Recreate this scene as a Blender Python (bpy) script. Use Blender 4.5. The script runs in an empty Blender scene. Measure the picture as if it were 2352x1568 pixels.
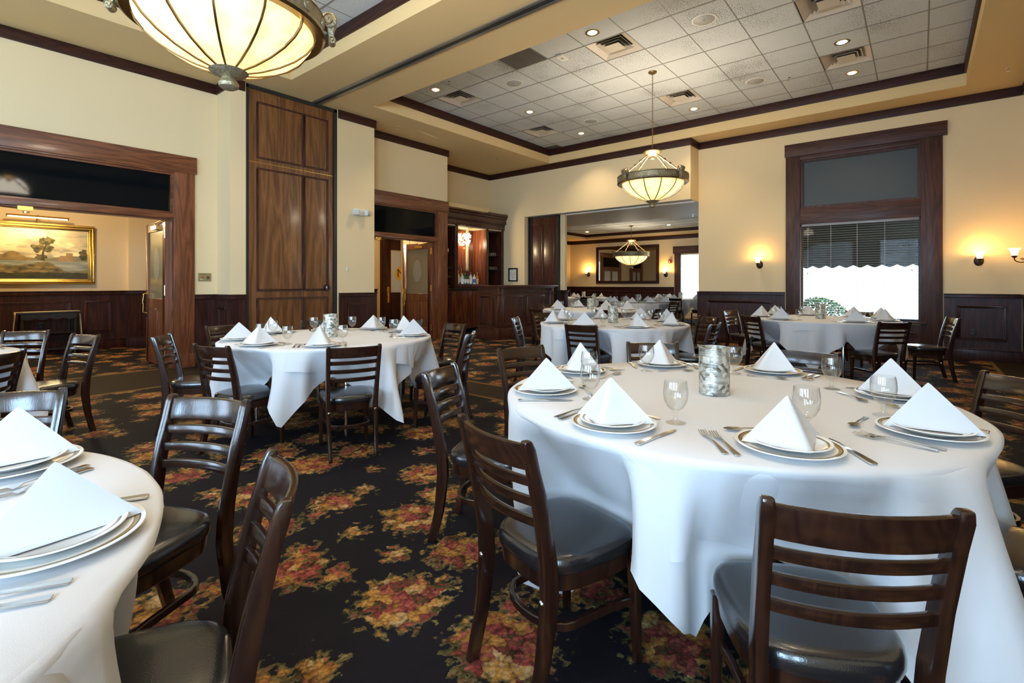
import bpy, bmesh, math, random
from mathutils import Vector, Matrix
random.seed(7)
pi = math.pi
sc = bpy.context.scene
COL = sc.collection
# ------------------------------------------------------------------ camera, world, exposure, daylight
H = 1.245
cam_d = bpy.data.cameras.new('camera')
cam_d.sensor_width = 36.0
cam_d.lens = 36.0 * 1143 / 2352
cam_d.shift_y = -(784 - 652) / 2352
cam_d.clip_start = 0.02
cam = bpy.data.objects.new('camera', cam_d)
COL.objects.link(cam)
TH = math.atan2(939, 1143)
cam.location = (0, 0, H)
UX, UY = math.sin(TH), math.cos(TH)          # world +X seen in (right, forward)
cam.rotation_euler = (pi / 2, 0, math.atan2(-UY, UX))
sc.camera = cam
sc.view_settings.view_transform = 'Standard'
sc.view_settings.look = 'None'
sc.view_settings.gamma = 1.0
sc.view_settings.exposure = 0.42
sc.view_settings.use_curve_mapping = False
sc.cycles.use_denoising = True
sc.cycles.sample_clamp_indirect = 6.0
sc.cycles.max_bounces = 10

world = bpy.data.worlds.new('sky')
sc.world = world
world.use_nodes = True
wn = world.node_tree.nodes['Background']
wn.inputs[0].default_value = (0.62, 0.80, 1.0, 1)
wn.inputs[1].default_value = 6.5

sun_d = bpy.data.lights.new('sun', 'SUN')
sun_d.energy = 9.0
sun_d.angle = 0.02
sun_d.color = (1.0, 0.95, 0.86)
sun = bpy.data.objects.new('sun', sun_d)
COL.objects.link(sun)
sun.rotation_euler = (math.radians(38), 0, math.radians(-150))

def area(name, loc, rot, sx, sy, energy, color):
    d = bpy.data.lights.new(name, 'AREA')
    d.shape = 'RECTANGLE'; d.size = sx; d.size_y = sy; d.energy = energy; d.color = color
    o = bpy.data.objects.new(name, d); COL.objects.link(o)
    o.location = loc; o.rotation_euler = rot
    return o
DAY = (0.40, 0.67, 1.0)
XB = -5.0                                    # wall behind the camera
WB = [(-0.6, 1.4), (2.4, 4.4), (5.4, 7.4)]    # its three windows (Y ranges)
for i, (a, b) in enumerate(WB):
    area('daylight_back', (XB - 0.35, (a + b) / 2, 1.95), (0, -pi / 2, 0), 2.5, b - a, (230, 45, 40)[i], DAY)
YR = -1.25
WR = [(-3.6, -1.4)]
area('daylight_side', (-2.5, YR - 0.35, 1.95), (-pi / 2, 0, pi), 2.2, 2.5, 340, DAY)

# ------------------------------------------------------------------ materials
M = {}
def mat(name):
    m = bpy.data.materials.new(name); m.use_nodes = True
    M[name] = m
    return m, m.node_tree.nodes, m.node_tree.links, m.node_tree.nodes['Principled BSDF']
def plain(name, col, rough=0.5, metal=0.0, spec=0.5, coat=0.0, bump=0.0, bscale=60, var=0.0, vscale=3, sheen=0.0):
    m, n, l, b = mat(name)
    b.inputs['Base Color'].default_value = (*col, 1)
    b.inputs['Roughness'].default_value = rough
    b.inputs['Metallic'].default_value = metal
    b.inputs['Specular IOR Level'].default_value = spec
    b.inputs['Coat Weight'].default_value = coat
    b.inputs['Coat Roughness'].default_value = 0.12
    b.inputs['Sheen Weight'].default_value = sheen
    tc = n.new('ShaderNodeTexCoord')
    if var > 0:
        nz = n.new('ShaderNodeTexNoise'); nz.inputs['Scale'].default_value = vscale; nz.inputs['Detail'].default_value = 4
        l.new(tc.outputs['Object'], nz.inputs['Vector'])
        mx = n.new('ShaderNodeMix'); mx.data_type = 'RGBA'
        mx.inputs[6].default_value = (*[c * (1 - var) for c in col], 1)
        mx.inputs[7].default_value = (*[min(1, c * (1 + var)) for c in col], 1)
        l.new(nz.outputs['Fac'], mx.inputs[0]); l.new(mx.outputs[2], b.inputs['Base Color'])
    if bump > 0:
        nb = n.new('ShaderNodeTexNoise'); nb.inputs['Scale'].default_value = bscale; nb.inputs['Detail'].default_value = 3
        l.new(tc.outputs['Object'], nb.inputs['Vector'])
        bp = n.new('ShaderNodeBump'); bp.inputs['Strength'].default_value = bump; bp.inputs['Distance'].default_value = 0.01
        l.new(nb.outputs['Fac'], bp.inputs['Height']); l.new(bp.outputs[0], b.inputs['Normal'])
    return m
def wood(name, dark, light, axis='Z', rough=0.35, coat=0.2, freq=7.0, spec=0.5, seed=0.0, contrast=(0.3, 0.75)):
    """oak or mahogany: grain runs along axis, with long cathedral figure"""
    m, n, l, b = mat(name)
    tc = n.new('ShaderNodeTexCoord'); mp = n.new('ShaderNodeMapping')
    s = {'X': (0.09, 1, 1), 'Y': (1, 0.09, 1), 'Z': (1, 1, 0.09)}[axis]
    mp.inputs['Scale'].default_value = s; mp.inputs['Location'].default_value = (seed, seed * 1.7, seed * 0.6)
    l.new(tc.outputs['Object'], mp.inputs['Vector'])
    n1 = n.new('ShaderNodeTexNoise'); n1.inputs['Scale'].default_value = freq; n1.inputs['Detail'].default_value = 2; n1.inputs['Distortion'].default_value = 0.4
    l.new(mp.outputs[0], n1.inputs['Vector'])
    ml = n.new('ShaderNodeMath'); ml.operation = 'MULTIPLY'; ml.inputs[1].default_value = 9.0
    l.new(n1.outputs['Fac'], ml.inputs[0])
    fr = n.new('ShaderNodeMath'); fr.operation = 'PINGPONG'; fr.inputs[1].default_value = 0.5
    l.new(ml.outputs[0], fr.inputs[0])
    n2 = n.new('ShaderNodeTexNoise'); n2.inputs['Scale'].default_value = freq * 22; n2.inputs['Detail'].default_value = 3
    l.new(mp.outputs[0], n2.inputs['Vector'])
    ad = n.new('ShaderNodeMath'); ad.operation = 'MULTIPLY_ADD'; ad.inputs[1].default_value = 0.9
    l.new(fr.outputs[0], ad.inputs[0]); 
    sb = n.new('ShaderNodeMath'); sb.operation = 'MULTIPLY'; sb.inputs[1].default_value = 0.6
    l.new(n2.outputs['Fac'], sb.inputs[0]); l.new(sb.outputs[0], ad.inputs[2])
    rp = n.new('ShaderNodeValToRGB')
    rp.color_ramp.elements[0].position = contrast[0]; rp.color_ramp.elements[0].color = (*dark, 1)
    rp.color_ramp.elements[1].position = contrast[1]; rp.color_ramp.elements[1].color = (*light, 1)
    l.new(ad.outputs[0], rp.inputs[0]); l.new(rp.outputs[0], b.inputs['Base Color'])
    b.inputs['Roughness'].default_value = rough; b.inputs['Coat Weight'].default_value = coat
    b.inputs['Coat Roughness'].default_value = 0.15; b.inputs['Specular IOR Level'].default_value = spec
    bp = n.new('ShaderNodeBump'); bp.inputs['Strength'].default_value = 0.06; bp.inputs['Distance'].default_value = 0.01
    l.new(n2.outputs['Fac'], bp.inputs['Height']); l.new(bp.outputs[0], b.inputs['Normal'])
    return m
def emit(name, col, strength, col2=None, scale=4):
    m, n, l, b = mat(name)
    b.inputs['Base Color'].default_value = (*[c * 0.6 for c in col], 1)
    b.inputs['Emission Color'].default_value = (*col, 1)
    b.inputs['Emission Strength'].default_value = strength
    b.inputs['Roughness'].default_value = 0.3
    if col2:
        tc = n.new('ShaderNodeTexCoord'); nz = n.new('ShaderNodeTexNoise')
        nz.inputs['Scale'].default_value = scale; nz.inputs['Detail'].default_value = 5; nz.inputs['Distortion'].default_value = 1.5
        l.new(tc.outputs['Object'], nz.inputs['Vector'])
        rp = n.new('ShaderNodeValToRGB')
        rp.color_ramp.elements[0].position = .38; rp.color_ramp.elements[0].color = (*col2, 1)
        rp.color_ramp.elements[1].position = .6; rp.color_ramp.elements[1].color = (*col, 1)
        l.new(nz.outputs['Fac'], rp.inputs[0]); l.new(rp.outputs[0], b.inputs['Emission Color'])
    return m
def thin_glass(name, tint=(1, 1, 1), refl=1.0, ior=1.45, rough=0.0):
    m = bpy.data.materials.new(name); m.use_nodes = True; M[name] = m
    n, l = m.node_tree.nodes, m.node_tree.links
    n.clear()
    o = n.new('ShaderNodeOutputMaterial'); mx = n.new('ShaderNodeMixShader')
    t = n.new('ShaderNodeBsdfTransparent'); g = n.new('ShaderNodeBsdfGlossy'); f = n.new('ShaderNodeLayerWeight')
    t.inputs[0].default_value = (*tint, 1); g.inputs['Roughness'].default_value = rough
    f.inputs['Blend'].default_value = 0.5
    pw = n.new('ShaderNodeMath'); pw.operation = 'POWER'; pw.inputs[1].default_value = 3.0
    l.new(f.outputs['Facing'], pw.inputs[0])
    mm = n.new('ShaderNodeMath'); mm.operation = 'MULTIPLY_ADD'; mm.inputs[1].default_value = refl * .45; mm.inputs[2].default_value = refl * .04; mm.use_clamp = True
    l.new(pw.outputs[0], mm.inputs[0]); l.new(mm.outputs[0], mx.inputs[0])
    l.new(t.outputs[0], mx.inputs[1]); l.new(g.outputs[0], mx.inputs[2]); l.new(mx.outputs[0], o.inputs[0])
    return m

plain('wall_paint', (0.76, 0.605, 0.36), 0.75, spec=0.25, bump=0.04, bscale=140, var=0.03, vscale=1.2)
plain('soffit_paint', (0.70, 0.51, 0.255), 0.8, spec=0.2, bump=0.03, bscale=120, var=0.03, vscale=1)
wood('trim_wood', (0.020, 0.006, 0.004), (0.052, 0.0145, 0.0085), 'X', 0.48, 0.03, spec=.3)
wood('trim_wood_y', (0.020, 0.006, 0.004), (0.052, 0.0145, 0.0085), 'Y', 0.48, 0.03, spec=.3)
wood('mahogany', (0.022, 0.0065, 0.005), (0.056, 0.017, 0.012), 'Z', 0.42, 0.06, freq=5, spec=.25)
wood('oak_v', (0.068, 0.020, 0.0085), (0.27, 0.088, 0.034), 'Z', 0.32, 0.3, freq=4.5, contrast=(.15, .95))
wood('oak_h', (0.068, 0.020, 0.0085), (0.27, 0.088, 0.034), 'X', 0.32, 0.3, freq=4.5, contrast=(.15, .95))
wood('oak_panel', (0.075, 0.029, 0.010), (0.29, 0.122, 0.042), 'Z', 0.34, 0.3, freq=3.4, contrast=(.15, 1.0))
wood('bar_wood', (0.030, 0.009, 0.006), (0.085, 0.024, 0.014), 'Z', 0.3, 0.35, freq=5)
wood('bar_veneer', (0.075, 0.02, 0.009), (0.17, 0.05, 0.02), 'Z', 0.25, 0.5, freq=3)
wood('window_wood', (0.034, 0.0125, 0.0085), (0.080, 0.030, 0.019), 'Z', 0.45, 0.03, freq=5, spec=.3)
wood('window_wood_h', (0.034, 0.0125, 0.0085), (0.080, 0.030, 0.019), 'Y', 0.45, 0.03, freq=5, spec=.3)
wood('chair_wood', (0.016, 0.0058, 0.0036), (0.030, 0.0105, 0.0058), 'Z', 0.2, 0.6, freq=9)
plain('vinyl', (0.012, 0.011, 0.012), 0.2, spec=0.75, coat=0.35, bump=0.08, bscale=260)
plain('cloth', (0.62, 0.62, 0.63), 0.85, spec=0.15, bump=0.05, bscale=500, sheen=0.1)
plain('napkin', (0.60, 0.60, 0.605), 0.85, spec=0.15, bump=0.04, bscale=500, sheen=0.1)
plain('steel', (0.66, 0.64, 0.60), 0.16, 1.0)
plain('chrome', (0.75, 0.75, 0.75), 0.12, 1.0)
plain('brass', (0.72, 0.50, 0.18), 0.24, 1.0)
plain('antique_brass', (0.33, 0.21, 0.085), 0.34, 1.0, bump=0.1, bscale=60)
plain('bronze_cast', (0.36, 0.30, 0.185), 0.45, 0.75, bump=1.0, bscale=42, var=0.35, vscale=40)
plain('iron', (0.035, 0.022, 0.016), 0.4, 0.5)
plain('black_paint', (0.012, 0.012, 0.012), 0.4)
plain('track_metal', (0.028, 0.030, 0.028), 0.38, 0.3)
plain('track_steel', (0.30, 0.30, 0.28), 0.35, 0.8)
plain('white_plastic', (0.72, 0.70, 0.64), 0.45)
plain('grey_plastic', (0.34, 0.34, 0.33), 0.5)
plain('vent_paint', (0.56, 0.49, 0.40), 0.45, var=0.12, vscale=9)
plain('vent_dark', (0.015, 0.015, 0.015), 0.6)
plain('vent_smudge', (0.10, 0.09, 0.085), 0.5, var=0.3, vscale=6)
plain('dark_glass', (0.004, 0.005, 0.006), 0.05, spec=0.12)
plain('shade_panel', (0.058, 0.068, 0.072), 0.45, spec=0.3)
plain('grid', (0.22, 0.21, 0.195), 0.5)
plain('beam_paint', (0.52, 0.49, 0.43), 0.6, metal=0.0, spec=0.5, var=0.06, vscale=12)
plain('blind', (0.30, 0.27, 0.25), 0.35, spec=0.6)
plain('awning', (0.016, 0.021, 0.019), 0.85)
plain('outside_ground', (0.62, 0.61, 0.58), 0.9, var=0.1)
plain('leaf', (0.06, 0.12, 0.035), 0.6, var=0.5, vscale=25)
plain('gold_frame', (0.56, 0.36, 0.09), 0.35, 0.85, bump=0.35, bscale=70)
plain('red_plastic', (0.45, 0.02, 0.015), 0.4)
plain('paper', (0.75, 0.73, 0.68), 0.8)
plain('runner_cloth', (0.62, 0.50, 0.33), 0.85)
plain('console_wood', (0.014, 0.014, 0.016), 0.35, coat=0.2)
plain('mirror', (0.86, 0.87, 0.85), 0.01, 1.0)
plain('frosted', (0.22, 0.18, 0.10), 0.18, spec=0.6)
plain('etched', (0.30, 0.26, 0.17), 0.4)
plain('panel_brass', (0.36, 0.28, 0.13), 0.4, 0.5)
plain('ink', (0.02, 0.02, 0.02), 0.8)
plain('yellow_paint', (0.75, 0.42, 0.02), 0.5)
plain('door_pane', (0.55, 0.58, 0.58), 0.35)
plain('bead_light', (0.9, 0.75, 0.35), 0.2, 0.6)
thin_glass('glass', (0.985, 0.99, 0.985), 1.6, 1.5)
thin_glass('window_glass', (0.97, 0.985, 0.98), 0.12, 1.45)
thin_glass('shelf_glass', (0.75, 0.85, 0.82), 1.0, 1.45)
emit('bowl', (1.0, 0.83, 0.45), 1.0, (1.0, 0.70, 0.25), 5)
emit('sconce_shade', (1.0, 0.72, 0.34), 2.2)
emit('bulb', (1.0, 0.80, 0.48), 9.0)
emit('crystal', (1.0, 0.86, 0.62), 2.2)
emit('picture_lamp', (1.0, 0.80, 0.40), 6.0)

# vase: mercury glass
m, n, l, b = mat('mercury_glass')
tc = n.new('ShaderNodeTexCoord'); sx = n.new('ShaderNodeSeparateXYZ'); l.new(tc.outputs['Object'], sx.inputs[0])
an = n.new('ShaderNodeMath'); an.operation = 'ARCTAN2'; l.new(sx.outputs[1], an.inputs[0]); l.new(sx.outputs[0], an.inputs[1])
am = n.new('ShaderNodeMath'); am.operation = 'MULTIPLY'; am.inputs[1].default_value = .064; l.new(an.outputs[0], am.inputs[0])
cb = n.new('ShaderNodeCombineXYZ'); l.new(am.outputs[0], cb.inputs[0]); l.new(sx.outputs[2], cb.inputs[1])
vo = n.new('ShaderNodeTexVoronoi'); vo.voronoi_dimensions = '2D'; vo.distance = 'CHEBYCHEV'; vo.inputs['Scale'].default_value = 58; vo.inputs['Randomness'].default_value = .75
l.new(cb.outputs[0], vo.inputs['Vector'])
mp = n.new('ShaderNodeMapping'); mp.inputs['Scale'].default_value = (6, 300, 1); l.new(cb.outputs[0], mp.inputs[0])
nz = n.new('ShaderNodeTexNoise'); nz.inputs['Scale'].default_value = 1.0; nz.inputs['Detail'].default_value = 3; l.new(mp.outputs[0], nz.inputs['Vector'])
sp = n.new('ShaderNodeSeparateColor'); l.new(vo.outputs['Color'], sp.inputs[0])
m1 = n.new('ShaderNodeMath'); m1.operation = 'MULTIPLY'; m1.inputs[1].default_value = .55; l.new(sp.outputs[0], m1.inputs[0])
mxv = n.new('ShaderNodeMath'); mxv.operation = 'MULTIPLY_ADD'; mxv.inputs[1].default_value = .7; l.new(nz.outputs['Fac'], mxv.inputs[0]); l.new(m1.outputs[0], mxv.inputs[2])
rp = n.new('ShaderNodeValToRGB')
rp.color_ramp.elements[0].position = .3; rp.color_ramp.elements[1].position = .85; rp.color_ramp.elements[0].color = (0.13, 0.13, 0.10, 1); rp.color_ramp.elements[1].color = (0.80, 0.84, 0.80, 1)
l.new(mxv.outputs[0], rp.inputs[0]); l.new(rp.outputs[0], b.inputs['Base Color'])
b.inputs['Metallic'].default_value = 0.7; b.inputs['Roughness'].default_value = 0.22
bp = n.new('ShaderNodeBump'); bp.inputs['Strength'].default_value = 1.0; bp.inputs['Distance'].default_value = 0.008
l.new(mxv.outputs[0], bp.inputs['Height']); l.new(bp.outputs[0], b.inputs['Normal'])

# china with printed rim bands (radius in metres)
def china(name, r0, r1, r2):
    m, n, l, b = mat(name)
    tc = n.new('ShaderNodeTexCoord'); sx = n.new('ShaderNodeSeparateXYZ'); l.new(tc.outputs['Object'], sx.inputs[0])
    cb = n.new('ShaderNodeCombineXYZ'); l.new(sx.outputs[0], cb.inputs[0]); l.new(sx.outputs[1], cb.inputs[1])
    ln = n.new('ShaderNodeVectorMath'); ln.operation = 'LENGTH'; l.new(cb.outputs[0], ln.inputs[0])
    rp = n.new('ShaderNodeValToRGB'); cr = rp.color_ramp; cr.interpolation = 'CONSTANT'
    dv = n.new('ShaderNodeMath'); dv.operation = 'DIVIDE'; dv.inputs[1].default_value = 0.16
    l.new(ln.outputs['Value'], dv.inputs[0]); l.new(dv.outputs[0], rp.inputs[0])
    W = (0.80, 0.79, 0.75, 1); G = (0.30, 0.19, 0.07, 1); K = (0.03, 0.025, 0.02, 1)
    cr.elements[0].position = 0; cr.elements[0].color = W
    cr.elements[1].position = r0 / .16; cr.elements[1].color = G
    for p, c in ((r1 / .16, K), (r2 / .16, W)):
        e = cr.elements.new(p); e.color = c
    l.new(rp.outputs[0], b.inputs['Base Color'])
    b.inputs['Roughness'].default_value = 0.12; b.inputs['Specular IOR Level'].default_value = 0.6
china('china_large', 0.122, 0.131, 0.134)
china('china_small', 0.094, 0.098, 0.1005)

# ceiling tile
m, n, l, b = mat('ceiling_tile')
tc = n.new('ShaderNodeTexCoord'); oi = n.new('ShaderNodeObjectInfo')
ge = n.new('ShaderNodeNewGeometry')
v1 = n.new('ShaderNodeTexNoise'); v1.inputs['Scale'].default_value = 60; v1.inputs['Detail'].default_value = 4
l.new(ge.outputs['Position'], v1.inputs['Vector'])
v2 = n.new('ShaderNodeTexNoise'); v2.inputs['Scale'].default_value = 1.1; v2.inputs['Detail'].default_value = 2
l.new(ge.outputs['Position'], v2.inputs['Vector'])
ad = n.new('ShaderNodeMath'); ad.operation = 'MULTIPLY_ADD'; ad.inputs[1].default_value = 0.55
l.new(v2.outputs['Fac'], ad.inputs[0]); l.new(v1.outputs['Fac'], ad.inputs[2])
rp = n.new('ShaderNodeValToRGB')
rp.color_ramp.elements[0].position = .55; rp.color_ramp.elements[0].color = (0.17, 0.16, 0.15, 1)
rp.color_ramp.elements[1].position = .70; rp.color_ramp.elements[1].color = (0.55, 0.575, 0.58, 1)
l.new(ad.outputs[0], rp.inputs[0]); l.new(rp.outputs[0], b.inputs['Base Color'])
b.inputs['Roughness'].default_value = 0.9; b.inputs['Specular IOR Level'].default_value = 0.1
bp = n.new('ShaderNodeBump'); bp.inputs['Strength'].default_value = 0.8; bp.inputs['Distance'].default_value = 0.008
l.new(v1.outputs['Fac'], bp.inputs['Height']); l.new(bp.outputs[0], b.inputs['Normal'])

# floral carpet
m, n, l, b = mat('carpet')
tc = n.new('ShaderNodeTexCoord')
def vmath(op, a, bb=None, val=None):
    nd = n.new('ShaderNodeMath'); nd.operation = op
    if isinstance(a, (int, float)): nd.inputs[0].default_value = a
    else: l.new(a, nd.inputs[0])
    if bb is not None:
        if isinstance(bb, (int, float)): nd.inputs[1].default_value = bb
        else: l.new(bb, nd.inputs[1])
    return nd.outputs[0]
sxyz = n.new('ShaderNodeSeparateXYZ'); l.new(tc.outputs['Object'], sxyz.inputs[0])
PX, PY = sxyz.outputs[0], sxyz.outputs[1]
edge = n.new('ShaderNodeTexNoise'); edge.inputs['Scale'].default_value = 24; edge.inputs['Detail'].default_value = 3
l.new(tc.outputs['Object'], edge.inputs['Vector'])
def bouquets(cell, rmin, rmax, thr, off):
    vo = n.new('ShaderNodeTexVoronoi'); vo.voronoi_dimensions = '2D'; vo.inputs['Scale'].default_value = 1 / cell; vo.inputs['Randomness'].default_value = 0.62
    mp = n.new('ShaderNodeMapping'); mp.inputs['Location'].default_value = (off, off * 1.37, 0)
    l.new(tc.outputs['Object'], mp.inputs[0]); l.new(mp.outputs[0], vo.inputs['Vector'])
    s = n.new('ShaderNodeSeparateColor'); l.new(vo.outputs['Color'], s.inputs[0])
    dist = vmath('MULTIPLY', vo.outputs['Distance'], cell)
    wob = vmath('MULTIPLY', vmath('SUBTRACT', edge.outputs['Fac'], 0.5), 0.30)
    rad = vmath('ADD', vmath('MULTIPLY', s.outputs[0], rmax - rmin), rmin)
    on = vmath('GREATER_THAN', s.outputs[1], thr)
    return vmath('MULTIPLY', vmath('SUBTRACT', rad, vmath('ADD', dist, wob)), vmath('ADD', vmath('MULTIPLY', on, 2.0), -1.0)), on
d1, on1 = bouquets(0.50, 0.125, 0.20, -0.1, 0.0)
d2, on2 = bouquets(0.33, 0.05, 0.085, 0.35, 3.3)
field = vmath('MAXIMUM', d1, vmath('SUBTRACT', vmath('MULTIPLY', vmath('ADD', d2, 1.0), on2), 1.0))
fl = n.new('ShaderNodeTexVoronoi'); fl.voronoi_dimensions = '2D'; fl.inputs['Scale'].default_value = 1 / 0.058
fp = n.new('ShaderNodeTexVoronoi'); fp.voronoi_dimensions = '2D'; fp.inputs['Scale'].default_value = 1 / 0.017
wn1 = n.new('ShaderNodeTexNoise'); wn1.inputs['Scale'].default_value = 40; wn1.inputs['Detail'].default_value = 2
l.new(tc.outputs['Object'], wn1.inputs['Vector'])
wsub = n.new('ShaderNodeVectorMath'); wsub.operation = 'SUBTRACT'; wsub.inputs[1].default_value = (.5, .5, .5); l.new(wn1.outputs['Color'], wsub.inputs[0])
wsc = n.new('ShaderNodeVectorMath'); wsc.operation = 'SCALE'; wsc.inputs['Scale'].default_value = 0.035; l.new(wsub.outputs[0], wsc.inputs[0])
wadd = n.new('ShaderNodeVectorMath'); l.new(tc.outputs['Object'], wadd.inputs[0]); l.new(wsc.outputs[0], wadd.inputs[1])
l.new(wadd.outputs[0], fl.inputs['Vector']); l.new(wadd.outputs[0], fp.inputs['Vector'])
fs = n.new('ShaderNodeSeparateColor'); l.new(fl.outputs['Color'], fs.inputs[0])
fps = n.new('ShaderNodeSeparateColor'); l.new(fp.outputs['Color'], fps.inputs[0])
mixv = vmath('ADD', vmath('MULTIPLY', fs.outputs[0], 0.72), vmath('MULTIPLY', fps.outputs[0], 0.28))
cr = n.new('ShaderNodeValToRGB'); e = cr.color_ramp.elements
e[0].position = 0.12; e[0].color = (0.055, 0.050, 0.018, 1)
e[1].position = 0.9; e[1].color = (0.46, 0.31, 0.155, 1)
for p, c in ((0.28, (0.20, 0.036, 0.032, 1)), (0.42, (0.30, 0.075, 0.06, 1)), (0.56, (0.30, 0.14, 0.030, 1)), (0.74, (0.42, 0.215, 0.055, 1))):
    el = e.new(p); el.color = c
l.new(mixv, cr.inputs[0])
lf = n.new('ShaderNodeMapRange'); lf.inputs[1].default_value = 0.012; lf.inputs[2].default_value = 0.045
l.new(field, lf.inputs[0])
leafmix = n.new('ShaderNodeMix'); leafmix.data_type = 'RGBA'
lc = n.new('ShaderNodeMix'); lc.data_type = 'RGBA'; lc.inputs[6].default_value = (0.05, 0.052, 0.02, 1); lc.inputs[7].default_value = (0.16, 0.125, 0.05, 1)
l.new(fps.outputs[1], lc.inputs[0])
l.new(lf.outputs[0], leafmix.inputs[0]); l.new(lc.outputs[2], leafmix.inputs[6]); l.new(cr.outputs[0], leafmix.inputs[7])
shade = n.new('ShaderNodeMapRange'); shade.inputs[1].default_value = 0.25; shade.inputs[2].default_value = 1.0; shade.inputs[3].default_value = 1.15; shade.inputs[4].default_value = 0.22
l.new(vmath('ADD', vmath('MULTIPLY', fl.outputs['Distance'], 0.55), vmath('MULTIPLY', fp.outputs['Distance'], 0.75)), shade.inputs[0])
fcol = n.new('ShaderNodeMix'); fcol.data_type = 'RGBA'; fcol.blend_type = 'MULTIPLY'; fcol.inputs[0].default_value = 1
l.new(leafmix.outputs[2], fcol.inputs[6])
cg = n.new('ShaderNodeCombineColor')
for i in range(3): l.new(shade.outputs[0], cg.inputs[i])
l.new(cg.outputs[0], fcol.inputs[7])
def rng(v, a, bb): return vmath('MULTIPLY', vmath('GREATER_THAN', v, a), vmath('LESS_THAN', v, bb))
band_p = rng(PX, 4.02, 4.62)
band_l = vmath('MULTIPLY', rng(PY, 7.1, 8.66), vmath('LESS_THAN', PX, 4.02))
band_r = vmath('LESS_THAN', PY, -0.84)
band = vmath('MAXIMUM', vmath('MAXIMUM', band_p, band_l), band_r)
gold = vmath('MAXIMUM', vmath('MAXIMUM', rng(PX, 4.02, 4.07), rng(PX, 4.57, 4.62)),
             vmath('MAXIMUM', vmath('MULTIPLY', vmath('MAXIMUM', rng(PY, 7.1, 7.17), rng(PY, 8.59, 8.66)), vmath('LESS_THAN', PX, 4.02)), rng(PY, -0.89, -0.84)))
infield = vmath('MULTIPLY', vmath('GREATER_THAN', field, 0.0), vmath('SUBTRACT', 1.0, band))
pile = n.new('ShaderNodeTexNoise'); pile.inputs['Scale'].default_value = 330; pile.inputs['Detail'].default_value = 2
l.new(tc.outputs['Object'], pile.inputs['Vector'])
bg = n.new('ShaderNodeMix'); bg.data_type = 'RGBA'; bg.inputs[6].default_value = (0.0045, 0.004, 0.006, 1); bg.inputs[7].default_value = (0.016, 0.014, 0.019, 1)
l.new(pile.outputs['Fac'], bg.inputs[0])
bb2 = n.new('ShaderNodeMix'); bb2.data_type = 'RGBA'; bb2.inputs[7].default_value = (0.028, 0.019, 0.012, 1)
l.new(bg.outputs[2], bb2.inputs[6]); l.new(band, bb2.inputs[0])
c1 = n.new('ShaderNodeMix'); c1.data_type = 'RGBA'; l.new(infield, c1.inputs[0]); l.new(bb2.outputs[2], c1.inputs[6]); l.new(fcol.outputs[2], c1.inputs[7])
c2 = n.new('ShaderNodeMix'); c2.data_type = 'RGBA'; c2.inputs[7].default_value = (0.19, 0.11, 0.03, 1)
l.new(vmath('MULTIPLY', gold, vmath('GREATER_THAN', pile.outputs['Fac'], 0.42)), c2.inputs[0]); l.new(c1.outputs[2], c2.inputs[6])
l.new(c2.outputs[2], b.inputs['Base Color'])
b.inputs['Roughness'].default_value = 0.7; b.inputs['Specular IOR Level'].default_value = 0.08
bp = n.new('ShaderNodeBump'); bp.inputs['Strength'].default_value = 0.5; bp.inputs['Distance'].default_value = 0.004
l.new(pile.outputs['Fac'], bp.inputs['Height']); l.new(bp.outputs[0], b.inputs['Normal'])

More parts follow.
